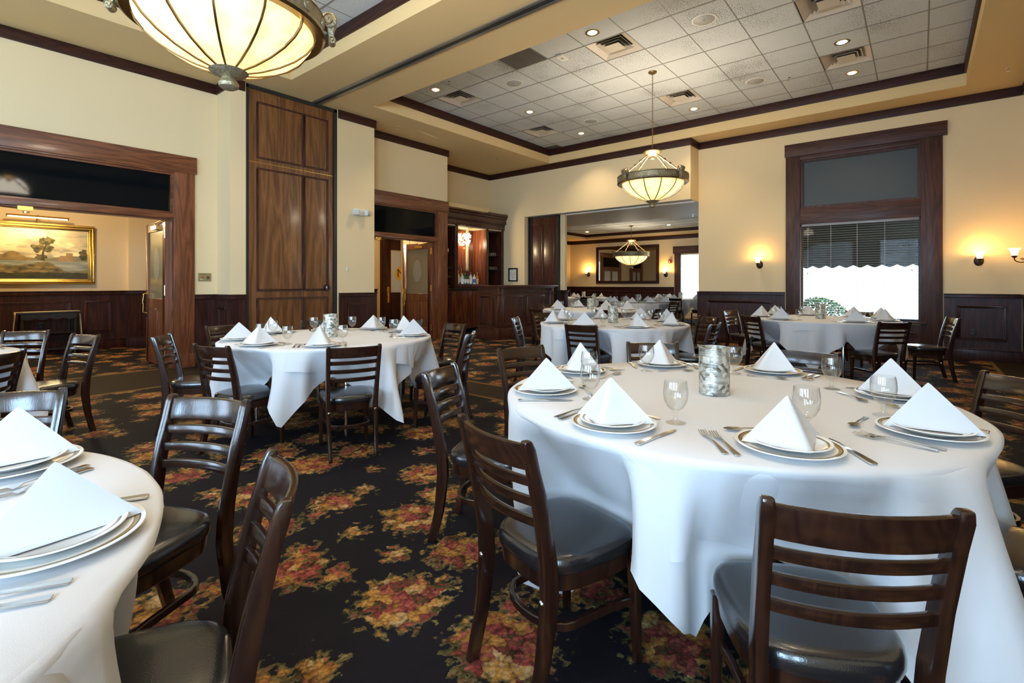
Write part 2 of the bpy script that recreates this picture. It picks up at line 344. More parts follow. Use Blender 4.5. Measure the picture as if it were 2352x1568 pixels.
# ------------------------------------------------------------------ mesh helpers
class MB:
    def __init__(s): s.v = []; s.f = []; s.sm = []
    def add(s, vs, fs, smooth=False):
        o = len(s.v); s.v += [tuple(p) for p in vs]
        s.f += [[i + o for i in f] for f in fs]; s.sm += [smooth] * len(fs); return s
    def box(s, x0, x1, y0, y1, z0, z1):
        vs = [(x0, y0, z0), (x1, y0, z0), (x1, y1, z0), (x0, y1, z0), (x0, y0, z1), (x1, y0, z1), (x1, y1, z1), (x0, y1, z1)]
        return s.add(vs, [(3, 2, 1, 0), (4, 5, 6, 7), (0, 1, 5, 4), (1, 2, 6, 5), (2, 3, 7, 6), (3, 0, 4, 7)])
    def bar(s, p, q, w, t, up=(0, 0, 1)):
        p, q = Vector(p), Vector(q); d = (q - p).normalized(); u = Vector(up)
        sd = d.cross(u)
        if sd.length < 1e-5: sd = d.cross(Vector((1, 0, 0)))
        sd.normalize(); u = sd.cross(d)
        vs = [a + sd * i * w / 2 + u * j * t / 2 for a in (p, q) for i, j in ((-1, -1), (1, -1), (1, 1), (-1, 1))]
        return s.add(vs, [(0, 1, 2, 3), (7, 6, 5, 4), (0, 4, 5, 1), (1, 5, 6, 2), (2, 6, 7, 3), (3, 7, 4, 0)])
    def loft(s, rings, caps=True, smooth=True, close=True):
        k = len(rings[0]); vs = [p for r in rings for p in r]; fs = []
        for i in range(len(rings) - 1):
            for j in range(k if close else k - 1):
                a, b2 = i * k + j, i * k + (j + 1) % k
                fs.append((a, b2, b2 + k, a + k))
        s.add(vs, fs, smooth)
        if caps and close:
            o = len(s.v) - len(vs)
            s.f.append(list(range(o + k - 1, o - 1, -1))); s.sm.append(False)
            s.f.append(list(range(o + (len(rings) - 1) * k, o + len(rings) * k))); s.sm.append(False)
        return s
    def tube(s, path, r, k=8, caps=True, closed=False):
        P = [Vector(p) for p in path]; rings = []; n_ = len(P)
        R = r if isinstance(r, (list, tuple)) else [r] * n_
        up = Vector((0, 0, 1))
        for i, p in enumerate(P):
            d = (P[(i + 1) % n_] - P[i - 1]) if closed else (P[min(i + 1, n_ - 1)] - P[max(i - 1, 0)])
            d.normalize()
            a = d.cross(up)
            if a.length < 0.05: a = d.cross(Vector((0, 1, 0)))
            a.normalize(); c = a.cross(d)
            rings.append([p + (a * math.cos(2 * pi * j / k) + c * math.sin(2 * pi * j / k)) * R[i] for j in range(k)])
        if closed: rings.append(rings[0])
        return s.loft(rings, caps=caps and not closed)
    def lathe(s, prof, k=24, c=(0, 0, 0), a0=0.0, a1=2 * pi, smooth=True):
        full = abs(a1 - a0 - 2 * pi) < 1e-6
        kk = k if full else k + 1
        vs = []; fs = []
        for r, z in prof:
            for j in range(kk):
                a = a0 + (a1 - a0) * j / k
                vs.append((c[0] + r * math.cos(a), c[1] + r * math.sin(a), c[2] + z))
        for i in range(len(prof) - 1):
            for j in range(k):
                a, b2 = i * kk + j, i * kk + (j + 1) % kk
                fs.append((a, b2, b2 + kk, a + kk))
        return s.add(vs, fs, smooth)
    def prism(s, poly, z0, z1, smooth=False):
        k = len(poly)
        return s.loft([[(x, y, z0) for x, y in poly], [(x, y, z1) for x, y in poly]], smooth=smooth)
    def mesh(s, name, material, bevel=0.0, seg=2, recalc=True):
        me = bpy.data.meshes.new(name); me.from_pydata(s.v, [], s.f)
        bm = bmesh.new(); bm.from_mesh(me)
        bmesh.ops.remove_doubles(bm, verts=bm.verts, dist=1e-6)
        if recalc: bmesh.ops.recalc_face_normals(bm, faces=bm.faces)
        if bevel > 0:
            es = [e for e in bm.edges if len(e.link_faces) == 2 and e.calc_face_angle(0) > 0.6]
            bmesh.ops.bevel(bm, geom=es, offset=bevel, segments=seg, affect='EDGES', profile=0.6, clamp_overlap=True)
        for f in bm.faces: f.smooth = True
        bm.to_mesh(me); bm.free()
        me.set_sharp_from_angle(angle=.62)
        me.materials.append(M[material] if isinstance(material, str) else material)
        return me
    def obj(s, name, material, parent=None, bevel=0.0, seg=2, loc=None, rz=None):
        return link(name, s.mesh(name, material, bevel, seg), parent, loc, rz)
def link(name, data, parent=None, loc=None, rz=None):
    o = bpy.data.objects.new(name, data); COL.objects.link(o)
    if parent is not None: o.parent = parent
    if loc is not None: o.location = loc
    if rz is not None: o.rotation_euler = (0, 0, rz)
    return o
def tag(o, label=None, cat=None, group=None, kind=None):
    if label: o['label'] = label
    if cat: o['category'] = cat
    if group: o['group'] = group
    if kind: o['kind'] = kind
    return o
def thing(name, label, cat, loc=(0, 0, 0), rz=0.0, group=None):
    return tag(link(name, None, None, loc, rz), label, cat, group)
def struct(name, label=None):
    o = link(name, None); return tag(o, label, None, None, 'structure')
def bx(name, x0, x1, y0, y1, z0, z1, material, parent=None, bevel=0.0):
    """box whose origin sits at its own centre"""
    c = ((x0 + x1) / 2, (y0 + y1) / 2, (z0 + z1) / 2)
    mb = MB().box(x0 - c[0], x1 - c[0], y0 - c[1], y1 - c[1], z0 - c[2], z1 - c[2])
    return mb.obj(name, material, parent, bevel, 2, c)
def copy_tree(o, parent=None):
    c = o.copy(); COL.objects.link(c)
    if parent is not None: c.parent = parent
    for ch in list(o.children): copy_tree(ch, c)
    return c
def text_mesh(name, body, size, material, parent, mat4, align='CENTER', extr=0.001):
    cu = bpy.data.curves.new(name, 'FONT'); cu.body = body; cu.size = size; cu.align_x = align; cu.align_y = 'CENTER'; cu.extrude = extr
    t = bpy.data.objects.new(name, cu); COL.objects.link(t)
    dg = bpy.context.evaluated_depsgraph_get()
    me = bpy.data.meshes.new_from_object(t.evaluated_get(dg))
    bpy.data.objects.remove(t)
    me.materials.clear(); me.materials.append(M[material])
    o = link(name, me, parent); o.matrix_local = mat4
    return o
def rect_frame(mb, plane, a0, a1, z0, z1, base, w, d, sgn):
    """moulding frame on a wall plane; plane 'Y' -> runs in X at Y=base, plane 'X' -> runs in Y at X=base; sticks out by d toward sgn"""
    lo, hi = sorted((base, base + sgn * d))
    for (p0, p1, q0, q1) in ((a0, a1, z0, z0 + w), (a0, a1, z1 - w, z1), (a0, a0 + w, z0 + w, z1 - w), (a1 - w, a1, z0 + w, z1 - w)):
        if plane == 'Y': mb.box(p0, p1, lo, hi, q0, q1)
        else: mb.box(lo, hi, p0, p1, q0, q1)
    return mb

# ------------------------------------------------------------------ floor and walls
ZS = 4.35; ZC = 4.70; ZT = 4.95
fl_o = bx('floor', XB - .15, 18.3, YR - .15, 12.4, -0.12, 0.0, 'carpet'); tag(fl_o, kind='structure')
fl_o.data.transform(Matrix.Translation(fl_o.location)); fl_o.location = (0, 0, 0)

def wall(name, boxes, material='wall_paint'):
    w = struct(name)
    mb = MB()
    for q in boxes: mb.box(*q)
    mb.obj('wall_face', material, w)
    return w
YL = 8.52
# left wall with the first door opening (X 0.55..2.5)
wall('wall_left', [(XB, 0.55, YL, YL + .15, 0, ZT), (2.5, 3.09, YL, YL + .15, 0, ZT), (0.55, 2.5, YL, YL + .15, 2.9, ZT),
                   (3.09, 3.32, 8.03, YL + .15, 0, ZT), (3.32, 4.87, 8.22, YL + .15, 0, ZT), (4.87, 5.65, 8.03, YL + .15, 0, ZT),
                   (5.65, 5.82, YL, YL + .15, 0, ZT), (7.68, 8.0, YL, YL + .15, 0, ZT), (5.82, 7.68, YL, YL + .15, 2.9, ZT)])
wall('wall_bar', [(7.85, 8.0, YL + .15, 9.54, 0, ZT), (7.85, 10.6, 9.54, 9.69, 0, ZT)])
wall('wall_far', [(10.6, 10.75, 8.27, 9.69, 0, ZT), (10.6, 11.25, 3.79, 8.27, 3.06, ZT)])
wall('wall_window', [(11.1, 11.25, 1.82, 3.79, 0, ZT), (11.1, 11.25, YR, 0.0, 0, ZT), (11.1, 11.25, 0.0, 1.82, 0, 0.56), (11.1, 11.25, 0.0, 1.82, 3.66, ZT)])
wall('wall_right', [(WR[0][1], 11.25, YR - .15, YR, 0, ZT), (XB, WR[0][0], YR - .15, YR, 0, ZT), (WR[0][0], WR[0][1], YR - .15, YR, 0, .7), (WR[0][0], WR[0][1], YR - .15, YR, 3.2, ZT)])
ys = [YR] + [q for w in WB for q in w] + [YL]
wall('wall_back', [(XB - .15, XB, ys[i], ys[i + 1], 0, ZT) for i in range(0, len(ys), 2)] +
     [(XB - .15, XB, a, b2, 0, .7) for a, b2 in WB] + [(XB - .15, XB, a, b2, 3.2, ZT) for a, b2 in WB])
wi = 3
def hidden_window(name, plane, base, a, b2):
    w = struct(name, 'daylit window of the dining room in the wall beside the camera')
    mb = MB()
    rect_frame(mb, plane, a - .12, b2 + .12, .58, 3.32, base, .13, .05, 1)
    mb.obj('casing', 'window_wood', w)
    mb = MB()
    if plane == 'X': mb.box(base - .09, base - .07, a, b2, 1.9, 1.95).box(base - .09, base - .07, (a + b2) / 2 - .025, (a + b2) / 2 + .025, .7, 3.2)
    else: mb.box(a, b2, base - .09, base - .07, 1.9, 1.95).box((a + b2) / 2 - .025, (a + b2) / 2 + .025, base - .09, base - .07, .7, 3.2)
    mb.obj('muntin', 'window_wood', w)
for a, b2 in WB:
    hidden_window('window_%d' % wi, 'X', XB, a, b2); wi += 1
for a, b2 in WR:
    hidden_window('window_%d' % wi, 'Y', YR, a, b2); wi += 1

# ceilings: soffit with two coffers, tiles in their grids
sf = struct('ceiling_soffit')
C1 = (5.2, 10.52, -0.55, 7.4); C2 = (-3.9, 3.72, -0.55, 7.4)
mb = MB()
X0, X1, Y0, Y1 = XB, 11.1, YR, 9.54
mb.box(X0, C2[0], Y0, Y1, ZS, ZT).box(C2[1], C1[0], Y0, Y1, ZS, ZT).box(C1[1], X1, Y0, Y1, ZS, ZT)
mb.box(C2[0], C2[1], Y0, C2[2], ZS, ZT).box(C2[0], C2[1], C2[3], Y1, ZS, ZT)
mb.box(C1[0], C1[1], Y0, C1[2], ZS, ZT).box(C1[0], C1[1], C1[3], Y1, ZS, ZT)
mb.obj('soffit', 'soffit_paint', sf)
TS = 0.6425
tile_me = {}
def tile_mesh(w, d):
    key = (round(w, 3), round(d, 3))
    if key not in tile_me:
        tile_me[key] = MB().box(-w / 2 + .004, w / 2 - .004, -d / 2 + .004, d / 2 - .004, 0, .014).mesh('tile', 'ceiling_tile', 0.003, 1)
    return tile_me[key]
def tiled(name, C, z, gx, gy, skip=(), ts=TS):
    c = struct(name)
    bx('ceiling_slab', C[0] - .05, C[1] + .05, C[2] - .05, C[3] + .05, z + .06, z + .12, 'vent_dark', c)
    def cuts(a, b2, g):
        k0 = math.floor((a - g) / ts); r = [a]
        k = k0
        while g + k * ts < b2:
            if g + k * ts > a + .02: r.append(g + k * ts)
            k += 1
        if b2 - r[-1] < .02: r.pop()
        return r + [b2]
    xs, ys_ = cuts(C[0], C[1], gx), cuts(C[2], C[3], gy)
    for x in xs[1:-1]: bx('grid_bar', x - .010, x + .010, C[2], C[3], z - .004, z + .012, 'grid', c)
    for y in ys_[1:-1]: bx('grid_bar', C[0], C[1], y - .006, y + .006, z - .003, z + .012, 'grid', c)
    for i in range(len(xs) - 1):
        for j in range(len(ys_) - 1):
            cx, cy = (xs[i] + xs[i + 1]) / 2, (ys_[j] + ys_[j + 1]) / 2
            if any(abs(cx - sx) < .3 and abs(cy - sy) < .3 for sx, sy in skip): continue
            link('tile', tile_mesh(xs[i + 1] - xs[i], ys_[j + 1] - ys_[j]), c, (cx, cy, z))
    return c
VENTS = [(6.575, 3.455), (6.575, 6.645), (9.145, 6.645), (9.145, 3.455), (9.145, .88), (7.2175, .88)]
DARKT = [(5.93, 4.73), (10.43, 7.29)]
GX, GY = 6.575 - TS / 2, 3.455 - TS / 2
tiled('ceiling', C1, ZC, GX, GY, VENTS)
tiled('ceiling', C2, ZC, 3.3, GY, ())
# coffer trims and crown boards
tn = [0]
def trim(boxes, material='trim_wood', bevel=.004):
    tn[0] += 1
    o = struct('trim_%d' % tn[0])
    for q in boxes:
        alongx = (q[1] - q[0]) >= (q[3] - q[2])
        bx('board', *q, material if alongx else material + '_y', o, bevel)
    return o
def coffer_trim(C, z0, z1, t=.03):
    trim([(C[0], C[1], C[2], C[2] + t, z0, z1), (C[0], C[1], C[3] - t, C[3], z0, z1), (C[0], C[0] + t, C[2] + t, C[3] - t, z0, z1), (C[1] - t, C[1], C[2] + t, C[3] - t, z0, z1)])
coffer_trim(C1, ZC - .16, ZC + .004); coffer_trim(C2, ZC - .16, ZC + .004)
t = .03; z0, z1 = 4.20, ZS
trim([(XB, 3.09, YL - t, YL, z0, z1), (3.09 - t, 3.09, 8.03 - t, YL - t, z0, z1), (3.09, 3.30, 8.03 - t, 8.03, z0, z1)])
trim([(4.885, 5.65 + t, 8.03 - t, 8.03, z0, z1), (5.65, 5.65 + t, 8.03, YL, z0, z1)])
trim([(5.65 + t, 8.0 + t, YL - t, YL, z0, z1), (8.0, 8.0 + t, YL, 9.54, z0, z1)])
trim([(8.0 + t, 10.6, 9.54 - t, 9.54, z0, z1)])
trim([(10.6 - t, 10.6, 3.79, 9.54 - t, z0, z1), (10.6 - t, 11.1, 3.79 - t, 3.79, z0, z1)])
trim([(11.1 - t, 11.1, YR, 3.79 - t, z0, z1)])
trim([(XB, 11.1 - t, YR, YR + t, z0, z1)])

# ------------------------------------------------------------------ wainscot
def wains(name, plane, base, a0, a1, panels, sgn, ztop=1.08, cap=True, ext=0.0, wd='mahogany'):
    """panelled dado on a wall face at base; room side is sgn"""
    w = struct(name)
    d = .025
    def b3(nm, p0, p1, d0, d1, q0, q1, bev=.003):
        lo, hi = sorted((base + sgn * d0, base + sgn * d1))
        if plane == 'Y': return bx(nm, p0, p1, lo, hi, q0, q1, wd, w, bev)
        return bx(nm, lo, hi, p0, p1, q0, q1, wd, w, bev)
    b3('dado_board', a0, a1, 0.0, d, 0, ztop - .06, 0)
    if cap:
        b3('cap_rail', a0 - ext, a1 + ext, 0, d + .028, ztop - .065, ztop - .012, .006)
        b3('cap_lip', a0 - ext - .004, a1 + ext + .004, 0, d + .045, ztop - .012, ztop + .006, .004)
    b3('baseboard', a0, a1, d, d + .016, 0, .17)
    b3('base_cap', a0, a1, d, d + .022, .17, .19)
    for (p0, p1) in panels:
        mb = MB(); rect_frame(mb, plane, p0, p1, .32, ztop - .18, base + sgn * d, .03, .016, sgn)
        mb.obj('panel_moulding', wd, w, .006, 2)
        mb = MB(); rect_frame(mb, plane, p0 + .03, p1 - .03, .35, ztop - .21, base + sgn * d, .018, .008, sgn)
        mb.obj('panel_bead', wd, w, .003, 1)
    return w
wains('wainscot_left', 'Y', YL, 2.78, 3.065, [], -1)
wains('wainscot_pilaster', 'X', 3.09, 8.0, YL - .027, [(8.12, 8.38)], -1, ext=0)
wains('wainscot_pilaster', 'Y', 8.03, 3.045, 3.31, [], -1)
wains('wainscot_pilaster', 'Y', 8.03, 4.90, 5.675, [(5.06, 5.50)], -1)
wains('wainscot_left', 'Y', YL, XB, 0.27, [(-2.3, -1.2), (-1.0, .1)], -1)
wains('wainscot_window', 'X', 11.1, 2.09, 3.81, [(2.3, 3.58)], -1)
wains('wainscot_window', 'Y', 3.79, 11.075, 11.25, [], -1)
wains('wainscot_window', 'X', 11.1, YR + .03, -.30, [(-1.05, -.46)], -1)
wains('wainscot_window', 'X', 11.1, -.28, 2.06, [(.05, .85), (.98, 1.78)], -1, ztop=.6, cap=False, wd='window_wood')
wains('wainscot_right', 'Y', YR, .3, 11.05, [(10.2, 10.86), (8.6, 10.0), (7, 8.4), (5.4, 6.8), (3.8, 5.2), (2.2, 3.6)], 1)
wains('wainscot_back', 'X', XB, YR, YL, [(1.6, 2.2), (4.6, 5.2)], 1, ztop=.6, cap=False)
wains('wainscot_far', 'X', 10.6, 8.27, 8.93, [], -1)
wains('wainscot_bar', 'Y', YL, 8.0, 8.10, [], -1)

# ------------------------------------------------------------------ doors in the left wall
def make_leaf(door, loc, rz, handle_side=1):
    lf = link('door_leaf', None, door, loc, rz)
    W_, T_, Z0, Z1 = .93, .045, .02, 2.185
    fm = MB()
    for (y0, y1, q0, q1) in ((0, .12, Z0, Z1), (W_ - .12, W_, Z0, Z1), (.12, W_ - .12, 2.05, Z1), (.12, W_ - .12, .86, 1.02), (.12, W_ - .12, Z0, .24), (W_ / 2 - .045, W_ / 2 + .045, .24, .86)):
        fm.box(-T_ / 2, T_ / 2, y0, y1, q0, q1)
    fm.obj('leaf_frame', 'oak_v', lf, .003, 1)
    bx('pane', -.006, .006, .12, W_ - .12, 1.02, 2.05, 'frosted', lf)
    mb = MB().loft([[(-.0085, W_ / 2 + .13 * math.cos(a), 1.55 + .26 * math.sin(a)) for a in [2 * pi * i / 28 for i in range(28)]], [(.0085, W_ / 2 + .13 * math.cos(a), 1.55 + .26 * math.sin(a)) for a in [2 * pi * i / 28 for i in range(28)]]])
    mb.obj('etched_oval', 'etched', lf)
    for y0, y1 in ((.12, W_ / 2 - .045), (W_ / 2 + .045, W_ - .12)):
        bx('lower_panel', -.012, .012, y0 + .005, y1 - .005, .245, .855, 'oak_v', lf, .004)
        mb = MB(); rect_frame(mb, 'X', y0, y1, .24, .86, -.012, .018, .008, -1); mb.obj('panel_moulding', 'oak_v', lf)
    for z in (2.0, 1.15, .25):
        mb = MB().box(-.03, -.022, -.012, .035, z - .07, z + .07).tube([(-.03, -.004, z - .075), (-.03, -.004, z + .075)], .009)
        mb.obj('hinge', 'brass', lf)
    mb = MB().box(-T_ / 2 - .006, -T_ / 2, W_ - .085, W_ - .025, .72, 1.16)
    mb.tube([(-T_ / 2, W_ - .055, .78), (-T_ / 2 - .05, W_ - .055, .80), (-T_ / 2 - .055, W_ - .055, .94), (-T_ / 2 - .05, W_ - .055, 1.08), (-T_ / 2, W_ - .055, 1.10)], .011)
    mb.obj('pull_handle', 'brass', lf, .003, 1)
    mb = MB().box(-T_ / 2 - .05, -T_ / 2, .25, .50, 2.07, 2.13).tube([(-.05, .38, 2.13), (-.05, .38, 2.17), (-.05, .12, 2.185), (-.05, -.06, 2.195)], .011)
    mb.obj('door_closer', 'brass', lf, .006, 1)
    return lf
def door_set(name, label, x0, x1, c0, c1, xl, xr):
    """opening x0..x1, casing boards out to c0/c1, header out to xl/xr"""
    d = struct(name, label); y0, y1 = YL - .035, YL
    bx('casing', x1, c1, y0, y1 + .15, 0, 2.9, 'oak_v', d, .004)
    bx('casing', c0, x0, y0, y1 + .15, 0, 2.9, 'oak_v', d, .004)
    bx('plinth_block', x1 + .005, c1 + .005, y0 - .012, y0, 0, .2, 'oak_v', d, .003)
    bx('header_board', xl, xr, y0 - .015, y1, 2.9, 3.15, 'oak_h', d, .005)
    bx('header_bead', x0, x1, y0 - .006, y1 + .1, 2.875, 2.9, 'oak_h', d, .004)
    bx('mid_rail', x0, x1, y0 + .005, y1 + .15, 2.205, 2.285, 'oak_h', d, .005)
    bx('transom_pane', x0 + .03, x1 - .03, y1 + .05, y1 + .06, 2.285, 2.875, 'dark_glass', d)
    mb = MB(); rect_frame(mb, 'Y', x0, x1, 2.28, 2.88, y1 + .05, .03, .05, -1); mb.obj('transom_stop', 'oak_h', d)
    mb = MB().box(x1 - .025, x1, y1 - .01, y1 + .15, 0, 2.205); mb.obj('door_stop', 'oak_v', d, .003, 1)
    bx('head_stop', x0, x1, y1 + .03, y1 + .12, 2.185, 2.205, 'oak_h', d)
    return d
d1_ = door_set('door_1', 'wide oak doorway with dark transom glass, opening onto a hall with a painting', .55, 2.5, .28, 2.77, .25, 2.795)
make_leaf(d1_, (2.455, YL + .12, 0), 0)
mb = MB().tube([(.55, YL + .02, 2.19), (.92, YL + .02, 2.17)], .008).box(.86, 1.0, YL - .01, YL + .05, 2.15, 2.205).lathe([(0, -.02), (.03, -.02), (.03, 0), (0, 0)], 12, (.94, YL + .02, 2.14))
mb.obj('closer_arm', 'brass', d1_)
d2_ = door_set('door_2', 'narrower oak doorway with dark transom glass between the folding partition and the bar', 5.85, 7.68, 5.66, 7.98, 5.655, 8.0)
make_leaf(d2_, (7.64, YL + .12, 0), math.radians(5.6))
bx('closer_bracket', 6.02, 6.16, YL - .01, YL + .05, 2.14, 2.205, 'brass', d2_, .006)

# hall behind the doors
YH = 12.15
wall('wall_hall', [(XB, 9.6, YH, YH + .15, 0, 3.3), (2.78, 4.6, YH - .10, YH, 0, 3.3), (4.6, 4.75, YL + .15, YH, 0, 3.3), (XB, XB + .15, YL + .15, YH, 0, 3.3), (9.45, 9.6, 9.69, YH, 0, 3.3), (8.36, 8.62, 10.35, 10.6, 0, 3.3)])
hc = struct('ceiling_hall'); bx('ceiling_board', XB, 9.6, YL + .15, YH + .15, 3.1, 3.2, 'soffit_paint', hc)
wains('wainscot_hall', 'Y', YH, XB + .2, 2.755, [(-.9, .55), (.85, 1.93), (2.12, 2.52)], -1, ztop=1.11)
wains('wainscot_hall', 'X', 2.78, YH - .14, YH - .027, [], -1, ztop=1.11)
wains('wainscot_hall', 'Y', YH - .10, 2.755, 4.58, [(2.95, 3.45), (3.65, 4.3)], -1, ztop=1.11)
wains('wainscot_hall', 'Y', 10.35, 8.335, 8.645, [(8.40, 8.58)], -1, ztop=1.06)
wains('wainscot_hall', 'Y', YH, 4.8, 8.62, [(5.2, 6.6), (6.9, 8.2)], -1, ztop=1.1)
def point(name, loc, energy, color, r=.05, parent=None):
    d = bpy.data.lights.new(name, 'POINT'); d.energy = energy; d.color = color; d.shadow_soft_size = r
    o = bpy.data.objects.new(name, d); COL.objects.link(o); o.location = loc
    if parent: o.parent = parent
    return o
WARM = (1.0, 0.74, 0.42)
def added_hall_lamp(x, y, z, label, e):  # unseen lamp, added to light the hall behind the doors
    t_ = thing('added_ceiling_lamp', label, 'ceiling lamp', (x, y, z), group='added hall lamps')
    MB().lathe([(0, 0), (.16, 0), (.16, -.02), (.0, -.02)], 20).obj('canopy', 'brass', t_)
    MB().lathe([(.15, -.02), (.13, -.06), (.08, -.09), (0, -.10)], 20).obj('shade', 'bowl', t_)
    point('lamp_light', (0, 0, -.2), e, (1.0, .80, .52), .1, t_)
added_hall_lamp(1.2, 10.4, 3.1, 'unseen flush ceiling lamp added to light the hall behind the wide doorway', 75)
added_hall_lamp(7.3, 10.2, 3.1, 'unseen flush ceiling lamp added to light the hall behind the narrower doorway', 60)

# dark exit door with a lettered glass in the hall
d3 = struct('door_3', 'dark hall door with a pale lettered glass pane, behind the narrower doorway')
fx = YH / 11.3
mb = MB().box(8.70, 8.86, YH - .06, YH, 0, 2.62).box(9.86, 10.0, YH - .06, YH, 0, 2.62)
X0d, X1d = 8.74, 9.44
for q in ((X0d, X0d + .14, YH - .10, YH - .001, 0, 2.75),):
    bx('casing', *q, 'mahogany', d3, .004)
mb = MB()
dl0, dl1 = X0d + .14, 9.44
for q in ((dl0, dl0 + .20, 0, 2.7), (dl0 + .20, dl1, 2.25, 2.7), (dl0 + .20, dl1, 0, .99)): mb.box(q[0], q[1], YH - .06, YH - .002, q[2], q[3])
mb.obj('door_board', 'mahogany', d3, .004, 1)
mb = MB(); rect_frame(mb, 'Y', dl0 + .24, dl1 - .02, .25, .85, YH - .06, .03, .012, -1); mb.obj('panel_moulding', 'mahogany', d3)
bx('pane', dl0 + .215, dl1 - .004, YH - .05, YH - .04, 1.0, 2.24, 'door_pane', d3)
mb = MB(); mb.box(dl0 + .20, dl0 + .215, YH - .065, YH - .04, .99, 2.25).box(dl0 + .2, dl1, YH - .065, YH - .04, 2.235, 2.25); mb.obj('glazing_bead', 'yellow_paint', d3)
mb = MB().loft([[(9.42 + .17 * math.cos(a), YH - .051 - s_, 1.56 + .21 * math.sin(a)) for a in [2 * pi * i / 30 for i in range(30)] if True] for s_ in (0, .003)])
mb.obj('emblem_disc', 'yellow_paint', d3)
text_mesh('emblem_letter', 'M', .34, 'ink', d3, Matrix.Translation((9.44, YH - .057, 1.56)) @ Matrix.Rotation(pi / 2, 4, 'X'))
mb = MB().box(dl0 + .07, dl0 + .14, YH - .075, YH - .06, .70, 1.16).tube([(dl0 + .105, YH - .07, .85), (dl0 + .105, YH - .12, .86), (dl0 + .105, YH - .12, 1.02), (dl0 + .105, YH - .07, 1.04)], .012)
mb.obj('pull_handle', 'brass', d3, .004, 1)

# painting with picture lamp
pt = thing('landscape_painting', 'gold framed river landscape painting hung above the hall wainscot', 'painting', (1.47, YH - .03, 1.78))
px0, px1, pz0, pz1 = -.79, .79, -.54, .55
mb = MB()
for i, (w0, w1, dd) in enumerate(((0, .035, .05), (.035, .075, .032), (.075, .095, .02))):
    for (a0, a1, c0, c1) in ((px0 + w0, px1 - w0, pz0 + w0, pz0 + w1), (px0 + w0, px1 - w0, pz1 - w1, pz1 - w0), (px0 + w0, px0 + w1, pz0 + w1, pz1 - w1), (px1 - w1, px1 - w0, pz0 + w1, pz1 - w1)):
        mb.box(a0, a1, -dd, .03, c0, c1)
mb.obj('picture_frame', 'gold_frame', pt, .006, 1)
NXp, NZp = 230, 150
def hsh(i, j, s=0):
    v = math.sin(i * 127.1 + j * 311.7 + s * 74.7) * 43758.5453; return v - math.floor(v)
def vn(x, y, s=0):
    i, j = math.floor(x), math.floor(y); fx_, fy_ = x - i, y - j
    fx_ = fx_ * fx_ * (3 - 2 * fx_); fy_ = fy_ * fy_ * (3 - 2 * fy_)
    a = hsh(i, j, s) * (1 - fx_) + hsh(i + 1, j, s) * fx_; b_ = hsh(i, j + 1, s) * (1 - fx_) + hsh(i + 1, j + 1, s) * fx_
    return a * (1 - fy_) + b_ * fy_
def fbm(x, y, s=0): return (vn(x, y, s) * .5 + vn(x * 2, y * 2, s + 1) * .28 + vn(x * 4.1, y * 4.1, s + 2) * .15 + vn(x * 8.3, y * 8.3, s + 3) * .07)
def mixc(a, b_, t_): t_ = max(0, min(1, t_)); return tuple(a[k] * (1 - t_) + b_[k] * t_ for k in range(3))
def paint(u, v):
    c = mixc((.62, .47, .22), (.50, .42, .27), v)
    cl = fbm(u * 5, v * 6, 3); c = mixc(c, (.86, .70, .40), (cl - .42) * 5) if v > .3 else c
    c = mixc(c, (.30, .27, .19), (fbm(u * 4 + 9, v * 8, 8) - .58) * 5)
    hz = .42 + .03 * math.sin(u * 9)
    if v < hz + .02: c = mixc((.16, .15, .09), (.24, .20, .11), fbm(u * 20, v * 20, 1))
    if u < .45:
        hl = .38 + .16 * math.exp(-((u - .28) / .11) ** 2)
        if v < hl: c = mixc((.09, .065, .02), (.30, .20, .07), fbm(u * 14, v * 22, 5) * 1.4 - .1)
    if .70 < u < .86 and v < .43 + .10 * (abs(u - .81) < .035) + .04 * (abs(u - .745) < .03): 
        if v > .36: c = mixc((.22, .13, .06), (.42, .27, .13), fbm(u * 40, v * 30, 2))
    wl = .28 + .05 * fbm(u * 5, 0, 6)
    if v < .36 and v > .20 + .06 * math.sin(u * 5 + 1) + .03 * fbm(u * 12, 1, 9): c = mixc((.13, .15, .13), (.40, .40, .33), fbm(u * 6, v * 40, 4) * 1.5 - .2)
    land = .20 + .07 * math.sin(u * 6.2 - .6) + .14 * math.exp(-((u - .6) / .12) ** 2) + .05 * (fbm(u * 9, 2, 2) - .5)
    if v < land: c = mixc((.028, .028, .010), (.30, .21, .075), fbm(u * 16, v * 30, 7) * 1.8 - .42)
    if v < .10 + .05 * fbm(u * 8, 3, 3): c = mixc((.012, .016, .007), (.06, .06, .02), fbm(u * 18, v * 26, 11))
    # central tree and a tree at either side
    for (tx, ty, ax, ay) in ((.585, .76, .075, .085), (.515, .62, .075, .055), (.60, .60, .055, .06), (.50, .56, .04, .04), (.96, .50, .055, .10), (.02, .55, .06, .16), (.545, .43, .07, .05)):
        q = ((u - tx) / ax) ** 2 + ((v - ty) / ay) ** 2 + (fbm(u * 26, v * 22, 12) - .5) * 2.6
        if q < 1: c = mixc((.035, .034, .010), (.22, .16, .045), fbm(u * 34, v * 30, 13) * 1.7 - .45 + (v - ty) * 1.5)
    tx = .575 + .02 * math.sin(v * 10)
    if .36 < v < .70 and abs(u - tx) < .011 * (1.4 - v): c = (.05, .038, .018)
    return c
vs = []; fs = []; cols = []
iw0, iw1, iz0, iz1 = px0 + .09, px1 - .09, pz0 + .09, pz1 - .09
for j in range(NZp + 1):
    for i in range(NXp + 1):
        u, v = i / NXp, j / NZp
        vs.append((iw0 + (iw1 - iw0) * u, -.012, iz0 + (iz1 - iz0) * v)); cols.append(paint(u, v))
for j in range(NZp):
    for i in range(NXp):
        a = j * (NXp + 1) + i; fs.append((a, a + 1, a + NXp + 2, a + NXp + 1))
